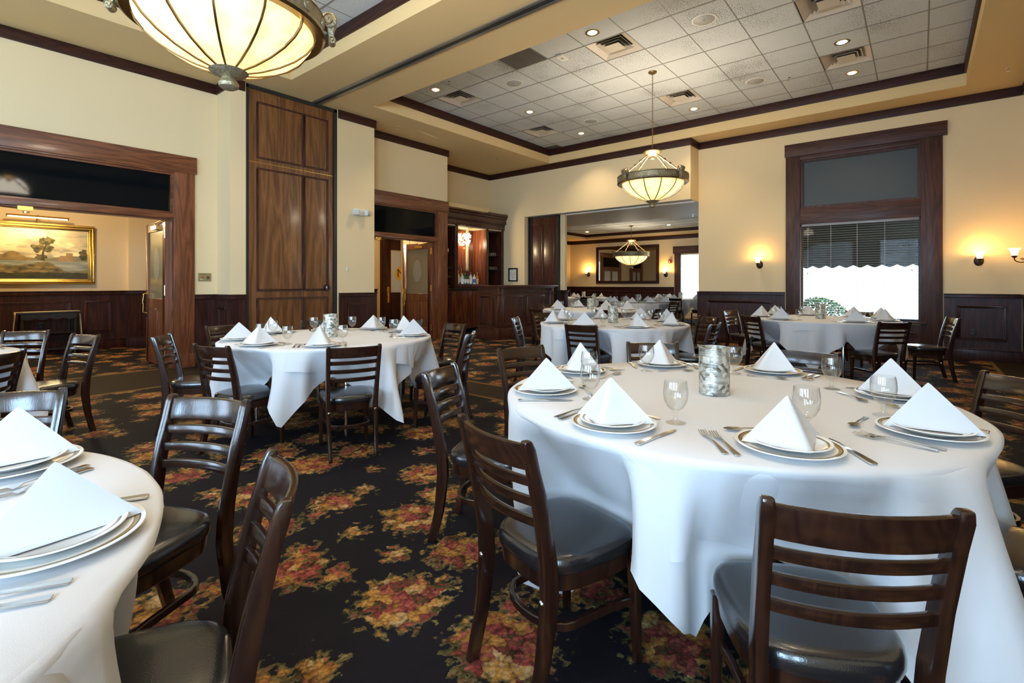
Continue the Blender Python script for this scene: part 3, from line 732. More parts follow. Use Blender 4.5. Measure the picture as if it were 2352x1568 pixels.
me = bpy.data.meshes.new('canvas'); me.from_pydata(vs, [], fs)
ca = me.color_attributes.new('paint', 'FLOAT_COLOR', 'POINT')
ca.data.foreach_set('color', [k for c in cols for k in (*c, 1)])
m, n, l, b = mat('canvas_paint')
at = n.new('ShaderNodeAttribute'); at.attribute_name = 'paint'; l.new(at.outputs[0], b.inputs['Base Color']); b.inputs['Roughness'].default_value = .5
me.materials.append(m)
link('canvas', me, pt)
pl = thing('picture_lamp', 'long brass picture lamp shining on the gold framed landscape', 'picture lamp', (1.47, YH - .03, 2.40))
mb = MB()
k = 10
mb.loft([[(x_, -.20 + .04 * math.cos(pi * (j / (k - 1)) - .2), .0 + .04 * math.sin(pi * (j / (k - 1)) - .2)) for j in range(k)] for x_ in (-.40, .40)], close=False)
mb.obj('lamp_shade', 'brass', pl)
MB().tube([(-.38, -.20, .004), (.38, -.20, .004)], .012).obj('tube_bulb', 'picture_lamp', pl)
MB().tube([(0, -.2, .04), (0, -.1, .06), (0, 0, .0), (0, .02, -.06)], .008).obj('lamp_arm', 'brass', pl)
al = area('picture_light', (0, -.20, -.012), (math.radians(-28), 0, 0), .76, .03, 16, (1.0, .78, .40)); al.parent = pl

# console table with runner in the hall
ct = thing('console_table', 'small dark carved console table against the hall wainscot', 'table', (1.58, YH - .30, 0))
bx('table_top', -.41, .41, -.17, .17, .725, .755, 'console_wood', ct, .005)
for sx in (-1, 1):
    for sy in (-1, 1):
        MB().lathe([(.014, 0), (.024, .02), (.016, .06), (.026, .12), (.016, .18), (.028, .30), (.018, .42), (.026, .5), (.02, .6), (.02, .725)], 10, (sx * .34, sy * .12, 0)).obj('leg', 'console_wood', ct)
pts = []
for i in range(25):
    x = -.36 + .72 * i / 24; pts.append((x, .66 - .035 * abs(math.sin(i / 24 * pi * 4))))
mb = MB(); ring = pts + [(.36, .725), (-.36, .725)]
mb.loft([[(x, y, z) for x, z in ring] for y in (-.165, -.145)], smooth=False); mb.obj('carved_apron', 'console_wood', ct)
bx('shelf', -.36, .36, -.13, .13, .38, .40, 'console_wood', ct, .003)
bx('stretcher', -.34, .34, -.015, .015, .08, .11, 'console_wood', ct, .003)
mb = MB(); path = [(-.45, .26), (-.435, .5), (-.42, .70), (-.415, .762), (-.2, .764), (0, .764), (.2, .764), (.415, .762), (.425, .68), (.44, .45), (.455, .16)]
mb.loft([[(x, -.10 + .005 * math.sin(x * 9), z), (x, .12, z)] for x, z in path], caps=False, close=False)
ro = mb.obj('table_runner', 'runner_cloth'); ro.location = (1.58, YH - .30, 0)
tag(ro, 'pale tan runner hanging over both ends of the dark console table', 'table runner')
ro.modifiers.new('thick', 'SOLIDIFY').thickness = .004

# ------------------------------------------------------------------ folding partition in the left wall
fp_ = thing('folding_partition', 'tall oak folding partition panels stacked in the left wall under the ceiling track', 'partition', (3.32, 8.06, 0))
def part_leaf(p, w, x, splits, seam, mats='oak_panel', left=.0, right=.0):
    lf = bx('panel_leaf', x, x + w, 0, .12, .03, splits[-1][1] + .17, mats, p, .003)
    for (z0, z1) in splits:
        mb = MB(); rect_frame(mb, 'Y', x + left, x + w - right, z0, z1, 0, .028, .014, -1)
        o = mb.obj('panel_moulding', 'window_wood' if mats == 'oak_panel' else 'bar_wood', p, .005, 2)
    if seam: bx('seam', x, x + w, -.003, .0, seam, seam + .012, 'brass', p)
    return lf
SP = [(.2, 1.03), (1.13, 3.08), (3.22, 4.12)]
part_leaf(fp_, .895, .043, SP, 3.15, left=.13, right=.0)
part_leaf(fp_, .545, .945, SP, 3.15, left=.0, right=.10)
bx('jamb_strip', 0, .04, -.03, .16, 0, 4.33, 'track_metal', fp_)
bx('jamb_strip', 1.493, 1.55, -.03, .16, 0, 4.33, 'track_metal', fp_)
bx('head_strip', 0, 1.55, -.03, .16, 4.29, 4.345, 'track_metal', fp_)
mb = MB().lathe([(.045, 0), (.062, 0), (.062, .012), (.045, .012)], 24); rng_o = mb.obj('pull_ring', 'black_paint', fp_, 0, 1, (1.36, -.002, 1.18)); rng_o.rotation_euler = (pi / 2, 0, 0)
rr = MB().lathe([(0, 0), (.045, 0), (.045, .004), (0, .004)], 24).obj('pull_cup', 'vent_dark', fp_, 0, 1, (1.36, -.001, 1.18)); rr.rotation_euler = (pi / 2, 0, 0)
MB().box(-.008, .008, -.016, 0, -.035, .035).obj('latch', 'chrome', fp_, .004, 1, (1.36, -.002, 1.18))
tk = thing('ceiling_track', 'dark steel partition track running across the ceiling soffit', 'track', (4.46, 3.4, ZS))
bx('track_channel', -.035, .035, YR - 3.4 + .02, 8.03 - 3.4, -.012, -.001, 'track_metal', tk)
bx('track_slot', -.008, .008, YR - 3.4 + .02, 8.03 - 3.4, -.014, -.012, 'vent_dark', tk)
for s_ in (-1, 1): bx('track_flange', s_ * .055 - .02, s_ * .055 + .02, YR - 3.4 + .02, 8.03 - 3.4, -.016, -.001, 'track_steel', tk)
# second partition beside the bar
f2 = thing('folding_partition', 'dark folding partition panels beside the bar at the far opening', 'partition', (10.78, 8.25, 0), -pi / 2)
SP2 = [(.2, 1.0), (1.1, 2.85)]
part_leaf(f2, .42, .03, SP2, None, 'bar_wood', left=.06)
part_leaf(f2, .45, .455, SP2, None, 'bar_wood', right=.06)
bx('jamb_strip', -.02, .025, -.03, .14, 0, 3.05, 'track_metal', f2)
bx('jamb_strip', .91, .95, -.03, .14, 0, 3.05, 'track_metal', f2)
bx('head_strip', -.02, .95, -.03, .14, 3.02, 3.055, 'track_metal', f2)
MB().tube([(.07, -.03, 1.3), (.07, -.03, 2.99)], .006).obj('cane_rod', 'black_paint', f2)
wall('wall_pocket', [(10.85, 10.95, 7.14, 7.28, 0, 3.06)])
wains('wainscot_pocket', 'Y', 7.14, 10.83, 10.96, [], -1, ztop=1.08)
wains('wainscot_pocket', 'X', 10.85, 7.12, 7.27, [], -1, ztop=1.08)
tag(bx('track_rail', 10.84, 10.90, 3.80, 7.1, 3.025, 3.052, 'white_plastic'), 'white partition rail under the beam of the far opening', 'track')

# ------------------------------------------------------------------ window
w1 = struct('window_1', 'tall dark framed window with raised awning view and open blinds')
XW = 11.1
def wb(nm, y0, y1, d0, d1, z0, z1, mt='window_wood', bev=.004): return bx(nm, XW - d1, XW - d0, y0, y1, z0, z1, mt, w1, bev)
wb('casing', 1.82, 2.07, -.02, .04, 0, 3.745); wb('casing', -.285, 0.0, -.02, .04, 0, 3.745)
wb('header_board', -.345, 2.085, 0, .06, 3.745, 3.985, 'window_wood_h', .005)
wb('head_casing', 0, 1.82, -.02, .04, 3.66, 3.745, 'window_wood_h')
wb('mid_rail', 0, 1.82, -.08, .035, 2.41, 2.71, 'window_wood_h')
wb('transom_panel', .0, 1.82, -.06, -.05, 2.71, 3.66, 'shade_panel', 0)
mb = MB(); rect_frame(mb, 'X', 0.0, 1.82, 2.71, 3.66, XW + .05, .035, .05, -1); rect_frame(mb, 'X', .03, 1.79, 2.74, 3.63, XW + .05, .02, .03, -1)
mb.obj('transom_stop', 'window_wood', w1)
wb('sill', -.07, 1.89, -.1, .07, .555, .59, 'window_wood_h', .006)
mb = MB(); rect_frame(mb, 'X', 0, 1.82, .59, 2.41, XW + .11, .035, .04, -1); mb.obj('sash', 'window_wood', w1)
bx('pane', XW + .125, XW + .131, .03, 1.79, .62, 2.40, 'window_glass', w1)
wb('blind_head', .02, 1.80, -.065, -.01, 2.36, 2.41, 'blind', .003)
sl_me = MB().loft([[(-.024, -.88, -.0035), (0, -.88, .001), (.024, -.88, -.0035), (.024, -.88, -.0055), (0, -.88, -.001), (-.024, -.88, -.0055)], [(-.024, .88, -.0035), (0, .88, .001), (.024, .88, -.0035), (.024, .88, -.0055), (0, .88, -.001), (-.024, .88, -.0055)]], smooth=False).mesh('slat', 'blind')
for i in range(40):
    o = link('slat', sl_me, w1, (XW + .04, .91, 2.335 - i * .0435)); o.rotation_euler = (0, math.radians(-6), 0)
for y in (.12, .5, .91, 1.32, 1.70):
    for dx in (-.026, .026): MB().tube([(XW + .04 + dx, y, .62), (XW + .04 + dx, y, 2.37)], .0014, 5).obj('ladder_cord', 'white_plastic', w1)
for y, z in ((1.66, 1.46), (1.70, 1.46), (.12, 1.50)):
    MB().tube([(XW - .0, y, z), (XW - .0, y, 2.37)], .0018, 5).lathe([(0, 0), (.008, 0), (.005, .03), (0, .03)], 8, (XW, y, z - .03)).obj('lift_cord', 'iron', w1)
# outside: awning, ground, shrubs
aw = thing('awning', 'dark fabric awning with a scalloped valance outside the window', 'awning', (11.3, .9, 0))
mb = MB()
mb.loft([[(0, -2.2, 2.95), (0, 2.6, 2.95)], [(1.1, -2.2, 2.02), (1.1, 2.6, 2.02)], [(1.1, -2.2, 2.0), (1.1, 2.6, 2.0)], [(0, -2.2, 2.93), (0, 2.6, 2.93)]], caps=False, close=False); mb.obj('canopy_fabric', 'awning', aw)
top, bot = [], []
for i in range(221):
    y = -2.2 + 4.8 * i / 220
    bot.append((y, 1.63 - .045 * abs(math.sin(pi * (y + .06) / .24)))); top.append((y, 2.02))
mb = MB().loft([[(1.10, y, z) for y, z in top], [(1.10, y, z) for y, z in bot]], caps=False, close=False)
mb.loft([[(1.112, y, z) for y, z in top], [(1.112, y, z) for y, z in bot]], caps=False, close=False); mb.obj('valance', 'awning', aw)
for y in (-2.2, -.6, 1.0, 2.6): MB().tube([(0, y, 1.95), (1.1, y, 2.0)], .02).obj('awning_arm', 'iron', aw)
gnd = bx('ground_outside', 11.25, 60, -40, 40, -.5, -.3, 'outside_ground'); tag(gnd, kind='structure')
def shrub(x, y, r, label, seed, hz=1.0):
    rnd = random.Random(seed)
    t_ = thing('shrub', label, 'shrub', (x, y, -.3), group='clipped shrubs outside')
    MB().tube([(0, 0, 0), (0, 0, r)], .05).obj('stem', 'chair_wood', t_)
    mb = MB()
    for i in range(5200):
        a = rnd.uniform(0, 2 * pi); cz = rnd.uniform(-1, 1); s_ = math.sqrt(1 - cz * cz); rr_ = r * rnd.uniform(.88, 1.02)
        c = Vector((rr_ * s_ * math.cos(a), rr_ * s_ * math.sin(a), r * hz + rr_ * cz * hz))
        q = .034
        d1v = Vector((rnd.uniform(-1, 1), rnd.uniform(-1, 1), rnd.uniform(-1, 1))).normalized() * q; d2v = d1v.cross(Vector((rnd.uniform(-1, 1), rnd.uniform(-1, 1), 1))).normalized() * q * .6
        mb.add([c - d1v, c + d2v, c + d1v, c - d2v], [(0, 1, 2, 3)])
    o = mb.obj('foliage', 'leaf', t_); o['kind'] = 'stuff'
shrub(13.2, 1.8, .62, 'round clipped shrub behind the blinds, larger one at left of the window', 1)
shrub(14.2, .55, .38, 'low clipped shrub behind the blinds, smaller one at right of the window', 2)

# ------------------------------------------------------------------ far dining room
XF, YF, ZF, ZFC = 18.04, 11.59, 3.06, 3.25
wall('wall_far_room', [(XF, XF + .15, 6.80, YF, 0, 3.5), (XF, XF + .15, 3.6, 4.9, 0, 3.5), (XF, XF + .15, 4.9, 6.8, 0, .6), (XF, XF + .15, 4.9, 6.8, 2.31, 3.5),
                       (10.75, XF, YF, YF + .15, 0, 3.5), (11.25, XF, 3.6, 3.75, 0, 3.5), (10.6, 10.75, 9.69, YF + .15, 0, 3.5)])
CF = (13.3, 17.6, 4.7, 10.56)
s2 = struct('ceiling_soffit')
mb = MB().box(11.25, CF[0], 3.6, YF, ZF, 3.45).box(CF[1], XF, 3.6, YF, ZF, 3.45).box(CF[0], CF[1], 3.6, CF[2], ZF, 3.45).box(CF[0], CF[1], CF[3], YF, ZF, 3.45).box(10.75, 11.25, 8.27, YF, ZF, 3.45)
mb.obj('soffit', 'soffit_paint', s2)
be = struct('ceiling_beam'); bx('beam_board', 10.6, 13.3, 3.79, 8.27, 3.052, 3.06, 'beam_paint', be)
FV = [(14.35, 6.55), (14.35, 8.5), (15.6, 9.1)]
tiled('ceiling', CF, ZFC, CF[0], CF[2], ())
coffer_trim(CF, ZFC - .11, ZFC + .004)
trim([(11.3, XF, YF - t, YF, 2.91, ZF), (XF - t, XF, 3.75, YF - t, 2.91, ZF)])
wains('wainscot_far_room', 'X', XF, 7.05, YF - .03, [(7.2, 7.95), (8.1, 9.3), (9.45, 10.5), (10.65, 11.4)], -1, ztop=1.13)
wains('wainscot_far_room', 'Y', YF, 10.8, XF - .05, [(11.5, 13), (13.2, 14.7), (14.9, 16.3), (16.5, 17.8)], -1, ztop=1.13)
w2 = struct('window_2', 'bright window with blinds in the far room beside the mirror')
bx('casing', XF - .04, XF + .02, 6.80, 7.03, 0, 2.38, 'window_wood', w2, .004); bx('casing', XF - .04, XF + .02, 4.67, 4.9, 0, 2.38, 'window_wood', w2, .004)
bx('header_board', XF - .06, XF, 4.6, 7.08, 2.36, 2.63, 'window_wood_h', w2, .004)
bx('sill', XF - .07, XF + .1, 4.85, 6.85, .56, .6, 'window_wood_h', w2, .004)
bx('pane', XF + .12, XF + .126, 4.9, 6.8, .6, 2.31, 'window_glass', w2)
for i in range(30):
    o = link('slat', sl_me, w2, (XF + .05, 5.85, 2.27 - i * .056)); o.scale = (1, 1.06, 1)
d4 = struct('door_4', 'oak doorway of the far room seen in the mirror')
for (xa, xb) in ((13.6, 15.2), (11.1, 12.2)):
    bx('casing', xa - .22, xa, YF - .04, YF, 0, 2.5, 'oak_v', d4, .004); bx('casing', xb, xb + .22, YF - .04, YF, 0, 2.5, 'oak_v', d4, .004)
    bx('header_board', xa - .25, xb + .25, YF - .05, YF, 2.5, 2.72, 'oak_h', d4, .004)
    bx('transom_pane', xa, xb, YF - .02, YF - .005, 2.06, 2.5, 'dark_glass', d4); bx('mid_rail', xa, xb, YF - .04, YF, 1.98, 2.06, 'oak_h', d4, .004)
    bx('pane', xa + .12, xb - .12, YF - .02, YF - .005, .6, 1.9, 'door_pane', d4)
    mb = MB(); rect_frame(mb, 'Y', xa, xb, 0, 1.98, YF, .12, .035, -1); mb.box((xa + xb) / 2 - .08, (xa + xb) / 2 + .08, YF - .035, YF, .12, 1.86); mb.obj('door_frame', 'oak_v', d4)
mr = thing('wall_mirror', 'wide dark framed mirror on the far wall between two lit sconces', 'mirror', (XF, 8.97, 2.0))
mb = MB(); rect_frame(mb, 'X', -1.34, 1.34, -.74, .75, 0, .105, .05, -1); mb.obj('mirror_frame', 'mahogany', mr, .008, 2)
bx('mirror_glass', -.02, -.012, -1.24, 1.24, -.64, .65, 'mirror', mr)
mb = MB(); rect_frame(mb, 'X', -1.235, 1.235, -.635, .645, -.02, .03, .004, -1); mb.obj('bevelled_edge', 'mirror', mr)
fa = thing('fire_alarm', 'small red fire alarm strobe above the right sconce in the far room', 'alarm', (XF, 7.21, 2.09))
bx('alarm_box', -.045, 0, -.055, .055, -.075, .075, 'red_plastic', fa, .008); bx('strobe', -.06, -.045, -.02, .02, -.05, 0, 'white_plastic', fa, .004)

# ------------------------------------------------------------------ sconces
def sconce(loc, rz, label, e=6, s=1.0):
    t_ = thing('wall_sconce', label, 'wall sconce', loc, rz, 'wall sconces'); t_.scale = (s, s, s)
    o = MB().lathe([(0, 0), (.06, 0), (.062, .008), (.045, .018), (.02, .026), (0, .028)], 20).obj('back_plate', 'iron', t_, 0, 1, (0, 0, -.02)); o.rotation_euler = (0, pi / 2, 0); o.scale = (1.3, 1, 1)
    path = [(.02 + .0, 0, -.02)]
    for i in range(22):
        a = i / 21
        ang = -pi * .15 - a * pi * 1.0
        path.append((.085 + .075 * math.cos(pi - a * pi), 0, -.035 - .055 * math.sin(a * pi)))
    path += [(.16, 0, -.02), (.16, 0, -.012)]
    MB().tube(path, .007, 8).obj('scroll_arm', 'iron', t_)
    sp_ = [(.075 + .022 * (1 - i / 16) * math.cos(i * .55), 0, -.045 + .022 * (1 - i / 16) * math.sin(i * .55)) for i in range(15)]
    MB().tube(sp_, .005, 6).obj('scroll_curl', 'iron', t_)
    MB().lathe([(0, -.02), (.014, -.02), (.03, -.004), (.038, .008), (.036, .012), (0, .012)], 18, (.16, 0, 0)).obj('shade_cup', 'iron', t_)
    MB().lathe([(.034, .008), (.038, .04), (.046, .075), (.062, .105), (.078, .122), (.076, .123), (.060, .107), (.043, .076), (.034, .04), (.028, .014)], 24, (.16, 0, 0)).obj('glass_shade', 'sconce_shade', t_)
    point('sconce_light', (.16, 0, .15), e, (1.0, .58, .18), .03, t_)
sconce((11.1, 2.55, 1.66), pi, 'lit bell glass sconce left of the tall window')
sconce((11.1, -.73, 1.64), pi, 'lit bell glass sconce right of the tall window')
sconce((10.6, YR, 1.66), pi / 2, 'lit bell glass sconce at the right picture edge, on the side wall')
sconce((XF, 10.69, 1.66), pi, 'lit bell glass sconce left of the far room mirror', 14, 1.15)
sconce((XF, 7.36, 1.62), pi, 'lit bell glass sconce right of the far room mirror', 14, 1.15)

# ------------------------------------------------------------------ ceiling fixtures
def vent_parts(t_, s=TS):
    a = s / 2 - .01
    mb = MB()
    mb.loft([[(q * a, w_ * a, 0) for q, w_ in ((-1, -1), (1, -1), (1, 1), (-1, 1))], [(q * a * .62, w_ * a * .62, .06) for q, w_ in ((-1, -1), (1, -1), (1, 1), (-1, 1))]], caps=False, smooth=False)
    mb.obj('outer_flare', 'vent_paint', t_)
    MB().box(-a * .62, a * .62, -a * .62, a * .62, .10, .11).obj('duct', 'vent_dark', t_)
    for f, z in ((.66, .018), (.50, .006)):
        mb = MB().loft([[(q * a * f, w_ * a * f, z) for q, w_ in ((-1, -1), (1, -1), (1, 1), (-1, 1))], [(q * a * (f - .12), w_ * a * (f - .12), z + .035) for q, w_ in ((-1, -1), (1, -1), (1, 1), (-1, 1))]], caps=False, smooth=False)
        mb.obj('louver_ring', 'vent_paint', t_)
    mb = MB().loft([[(q * a * .38, w_ * a * .38, -.002) for q, w_ in ((-1, -1), (1, -1), (1, 1), (-1, 1))], [(q * a * .26, w_ * a * .26, .022) for q, w_ in ((-1, -1), (1, -1), (1, 1), (-1, 1))]], smooth=False).lathe([(0, .0), (.03, .0), (.03, .02)], 14)
    mb.obj('centre_cone', 'vent_paint', t_, .003, 1)
def mktree(maker):
    cache = {}
    def f(name, label, cat, loc, group, rz=0):
        if 'p' not in cache:
            p = thing(name, label, cat, loc, rz, group); maker(p); cache['p'] = p; return p
        c = copy_tree(cache['p']); c.location = loc; c['label'] = label; c['group'] = group; c.rotation_euler = (0, 0, rz)
        return c
    return f
vent = mktree(vent_parts)
vl = ['above the two front downlights, nearest the partition track', 'at the left end of the tiled ceiling', 'in the far left corner of the tiled ceiling', 'right of the hanging chandelier chain', 'between two lit downlights at right', 'cut by the top picture edge']
for (x, y), w_ in zip(VENTS, vl): vent('air_vent', 'square beige ceiling air vent ' + w_, 'air vent', (x, y, ZC), 'ceiling air vents')
for (x, y), w_ in zip(FV, ('nearest the opening of the far room', 'left in the far room', 'deepest in the far room')): vent('air_vent', 'small looking ceiling air vent ' + w_, 'air vent', (x, y, ZFC - .004), 'far room air vents')
def down_parts(t_):
    MB().lathe([(.075, -.004), (.098, -.004), (.098, .0), (.075, .004)], 28).obj('trim_ring', 'brass', t_)
    MB().lathe([(.078, 0), (.07, .01), (.05, .012)], 24).obj('reflector', 'brass', t_)
    MB().lathe([(.060, -.002), (.052, -.010), (.02, -.014), (0, -.014)], 20).obj('bulb_face', 'bulb', t_)
down = mktree(down_parts)
DL = [(5.99, 3.49, 'front of the vent nearest the partition track'), (5.98, 6.67, 'left of the leftmost vent'), (7.95, 6.07, 'left centre of the tiled ceiling'), (9.83, 6.02, 'in the far left corner of the tiled ceiling'),
      (9.87, 3.46, 'behind the vent right of the chandelier chain'), (8.49, .87, 'between the two right hand vents'), (9.83, .87, 'behind the rearmost right hand vent')]
def spot(loc, e, parent, ang=110, col=(1.0, .80, .52)):
    d = bpy.data.lights.new('spot_light', 'SPOT'); d.energy = e; d.color = col; d.spot_size = math.radians(ang); d.spot_blend = .7; d.shadow_soft_size = .05
    o = bpy.data.objects.new('spot_light', d); COL.objects.link(o); o.location = loc; o.parent = parent; return o
for x, y, w_ in DL:
    o = down('downlight', 'lit recessed downlight ' + w_, 'downlight', (x, y, ZC), 'recessed downlights'); spot((0, 0, -.03), 41, o)
for i_, (x, y) in enumerate(((2.6, .3), (.2, .6), (2.6, 3.4), (2.7, 6.2), (.2, 5.6), (-.6, 2.9))):  # out-of-view downlights added to bring warm light onto the near tables
    o = down('downlight', 'unseen recessed downlight %s added in the coffer above the camera' % ('front right', 'near right', 'middle right', 'front left', 'near left', 'middle')[i_], 'downlight', (x, y, ZC), 'recessed downlights'); spot((0, 0, -.03), 42, o, 130, (1.0, .68, .36))
for x, y, w_ in ((14.6, 9.6, 'left in the far room ceiling'), (16.6, 9.9, 'deepest in the far room ceiling'), (16.4, 6.6, 'right in the far room ceiling')):
    o = down('downlight', 'lit recessed downlight ' + w_, 'downlight', (x, y, ZFC), 'far room downlights'); spot((0, 0, -.03), 60, o)
def speaker_parts(t_):
    MB().lathe([(0, -.008), (.13, -.006), (.135, -.003)], 32).obj('grille', 'grey_plastic', t_)
    MB().lathe([(.135, -.006), (.155, -.004), (.155, 0)], 32).obj('bezel', 'white_plastic', t_)
    MB().lathe([(0, -.014), (.01, -.012), (.01, -.007)], 10).obj('logo_stud', 'track_steel', t_)
speaker = mktree(speaker_parts)
for x, y, w_ in ((6.62, 2.19, 'nearest the camera'), (6.64, 5.41, 'at left beside the grey panel'), (9.22, 5.41, 'far left behind the chain'), (9.18, 2.18, 'far right of the chain')):
    speaker('ceiling_speaker', 'round grey ceiling speaker ' + w_, 'speaker', (x, y, ZC - .001), 'ceiling speakers')
speaker('ceiling_speaker', 'small looking round speaker in the far room ceiling', 'speaker', (15.3, 8.4, ZFC - .001), 'ceiling speakers')
def sprink_parts(t_):
    MB().lathe([(.028, 0), (.028, -.004), (.01, -.008), (.008, -.03), (.0, -.03)], 12).obj('escutcheon', 'chrome', t_)
    mb = MB().lathe([(0, -.05), (.024, -.05), (.024, -.053), (0, -.053)], 12)
    mb.tube([(.008, 0, -.03), (.012, 0, -.042), (.002, 0, -.05)], .003, 6).tube([(-.008, 0, -.03), (-.012, 0, -.042), (-.002, 0, -.05)], .003, 6)
    mb.obj('deflector', 'chrome', t_)
sprink = mktree(sprink_parts)
for x, y, z, w_ in ((10.04, -.97, ZS, 'on the soffit at the upper right'), (6.15, 7.96, ZS, 'on the left soffit by the crack'), (9.19, 8.02, ZS, 'on the left soffit near the far corner'), (5.88, 6.22, ZC, 'between tiles beside the leftmost downlight'), (9.40, 6.23, ZC, 'between tiles in the far left corner'), (9.38, 1.71, ZC, 'between tiles left of the right hand vents'), (12.9, 4.55, 3.05, 'under the beam of the far opening')):
    sprink('sprinkler_head', 'chrome sprinkler head ' + w_, 'sprinkler', (x, y, z), 'sprinkler heads')
o = bx('dark_panel', 5.93 - .30, 5.93 + .30, 4.73 - .30, 4.73 + .30, ZC - .006, ZC - .001, 'vent_smudge'); tag(o, 'dark grey blank panel in the tiled ceiling grid', 'ceiling panel')
o = bx('dark_panel', 10.25, 10.49, 6.99, 7.36, ZC - .006, ZC - .001, 'vent_smudge'); tag(o, 'dark mirrored panel in the far corner of the tiled ceiling', 'ceiling panel')
sd = thing('smoke_detector', 'flat white rectangular sensor on the tiled ceiling beside the grey panel', 'detector', (6.33, 4.21, ZC))
bx('sensor_case', -.10, .10, -.06, .06, -.03, 0, 'white_plastic', sd, .01); bx('sensor_grille', -.03, .03, -.02, .02, -.032, -.03, 'grey_plastic', sd)
# peeling tape strip on the soffit
mb = MB(); P0, P1 = Vector((6.55, 7.86, ZS)), Vector((7.25, 7.97, ZS))
for k_ in range(1):
    ring = []
    for i in range(13):
        u = i / 12; c = P0.lerp(P1, u); wd_ = .035 * math.sin(pi * u) ** .7 + .004
        ring.append([(c.x - wd_ * .3, c.y - wd_, ZS - .002), (c.x, c.y, ZS - .004 - .012 * math.sin(pi * u)), (c.x + wd_ * .3, c.y + wd_, ZS - .002)])
    mb.loft(ring, caps=False, close=False)
tag(mb.obj('peeling_paint', 'wall_paint'), 'strip of peeling paint hanging from the left soffit', 'paint strip')

# ------------------------------------------------------------------ bowl chandeliers
NR = 12
prof = [(.500, .0), (.485, -.05), (.445, -.105), (.375, -.165), (.285, -.218), (.18, -.262), (.085, -.288), (.05, -.294)]
def chand_parts(t_, chain_top):
    """origin at the underside of the rim"""
    pm = MB().lathe([(r - .004, z + .002) for r, z in prof], 6, a0=.01, a1=2 * pi / NR - .01).mesh('glass_panel', 'bowl')
    rm = MB().loft([[(r * math.cos(a) + e * math.cos(a), r * math.sin(a) + e * math.sin(a), z - (.006 if e > 0 else 0)) for a, e in ((-.006 / max(r, .1), 0), (-.006 / max(r, .1), .007), (.006 / max(r, .1), .007), (.006 / max(r, .1), 0))] for r, z in prof], smooth=False).mesh('rib', 'antique_brass')
    for i in range(NR):
        link('glass_panel', pm, t_, (0, 0, 0), 2 * pi * i / NR)
        link('rib', rm, t_, (0, 0, 0), 2 * pi * i / NR)
    MB().lathe([(.492, .004), (.56, -.002), (.566, .012), (.556, .02), (.556, .095), (.566, .102), (.56, .115), (.53, .118), (.50, .11), (.492, .004)], 72).obj('rim_band', 'bronze_cast', t_)
    MB().lathe([(.490, -.012), (.545, -.016), (.562, -.004), (.545, .006), (.490, .004)], 72).obj('rim_lip', 'antique_brass', t_)
    rs = MB()
    ros = MB().lathe([(0, .012), (.012, .012), (.02, .006), (.034, .008), (.036, 0)], 10).mesh('rosette', 'bronze_cast')
    for i in range(16):
        a = 2 * pi * (i + .5) / 16
        o = link('rosette', ros, t_, (.556 * math.cos(a), .556 * math.sin(a), .058)); o.rotation_euler = (0, pi / 2, a)
    vm = MB()
    for s_ in (-1, 1):
        sp1 = [(.012 * 0 + s_ * .046, 0, 0)]
    vm = MB()
    cyl = []
    k = 20
    vm.loft([[(x, .050 * math.cos(2 * pi * j / k), .050 * math.sin(2 * pi * j / k)) for j in range(k)] for x in (-.042, .042)])
    vm.loft([[(x, .02 + .024 * math.cos(2 * pi * j / k), -.125 + .024 * math.sin(2 * pi * j / k)) for j in range(k)] for x in (-.032, .032)])
    vm.loft([[(-.034, -.02, .0), (.034, -.02, .0), (.034, .05, .0), (-.034, .05, .0)], [(-.03, -.01, -.07), (.03, -.01, -.07), (.03, .03, -.07), (-.03, .03, -.07)], [(-.026, .0, -.125), (.026, .0, -.125), (.026, .035, -.125), (-.026, .035, -.125)]], smooth=False)
    vme = vm.mesh('scroll', 'bronze_cast', .004, 1)
    sme = []
    for s_ in (-1, 1):
        pth = [(s_ * .044, (.046 - .0026 * i) * math.cos(i * .62), (.046 - .0026 * i) * math.sin(i * .62)) for i in range(17)]
        sme.append(('scroll_spiral', MB().tube(pth, .005, 6).mesh('scroll_spiral', 'antique_brass')))
        pth = [(s_ * .034, .02 + (.022 - .0018 * i) * math.cos(i * .7), -.125 + (.022 - .0018 * i) * math.sin(i * .7)) for i in range(11)]
        sme.append(('small_spiral', MB().tube(pth, .0032, 6).mesh('small_spiral', 'antique_brass')))
    for i in range(4):
        a = 2 * pi * i / 4
        o = link('scroll', vme, t_, (.585 * math.cos(a), .585 * math.sin(a), .125)); o.rotation_euler = (0, 0, a - pi / 2)
        for nm_, me_ in sme: link(nm_, me_, o)
        pth = [Vector((.10 * math.cos(a), .10 * math.sin(a), .455)), Vector((.54 * math.cos(a), .54 * math.sin(a), .12))]
        mb = MB().tube(pth, .011, 8)
        for u in (.36, .62):
            c = pth[0].lerp(pth[1], u); d = (pth[1] - pth[0]).normalized()
            mb.tube([c - d * .018, c - d * .010, c, c + d * .010, c + d * .018], [.010, .021, .024, .021, .010], 10)
        mb.obj('hanging_rod', 'antique_brass', t_)
    MB().lathe([(0, .545), (.02, .54), (.03, .53), (.135, .52), (.15, .505), (.13, .48), (.09, .46), (.06, .44), (.035, .43), (.04, .41), (.03, .39), (0, .385)], 28).obj('hub', 'antique_brass', t_)
    MB().lathe([(.0, -.278), (.10, -.282), (.112, -.290), (.095, -.305), (.06, -.322), (.04, -.33), (.045, -.345), (.058, -.365), (.055, -.385), (.035, -.398), (0, -.402)], 20).obj('finial', 'bronze_cast', t_)
    mb = MB(); nl = int((chain_top - .565) / .042)
    for i in range(nl):
        z = .565 + i * .042; ring = []
        for j in range(12):
            a = 2 * pi * j / 12; u, w_ = .011 * math.cos(a), .027 * math.sin(a)
            ring.append((u, 0, z + w_) if i % 2 else (0, u, z + w_))
        mb.tube(ring, .0035, 5, closed=True)
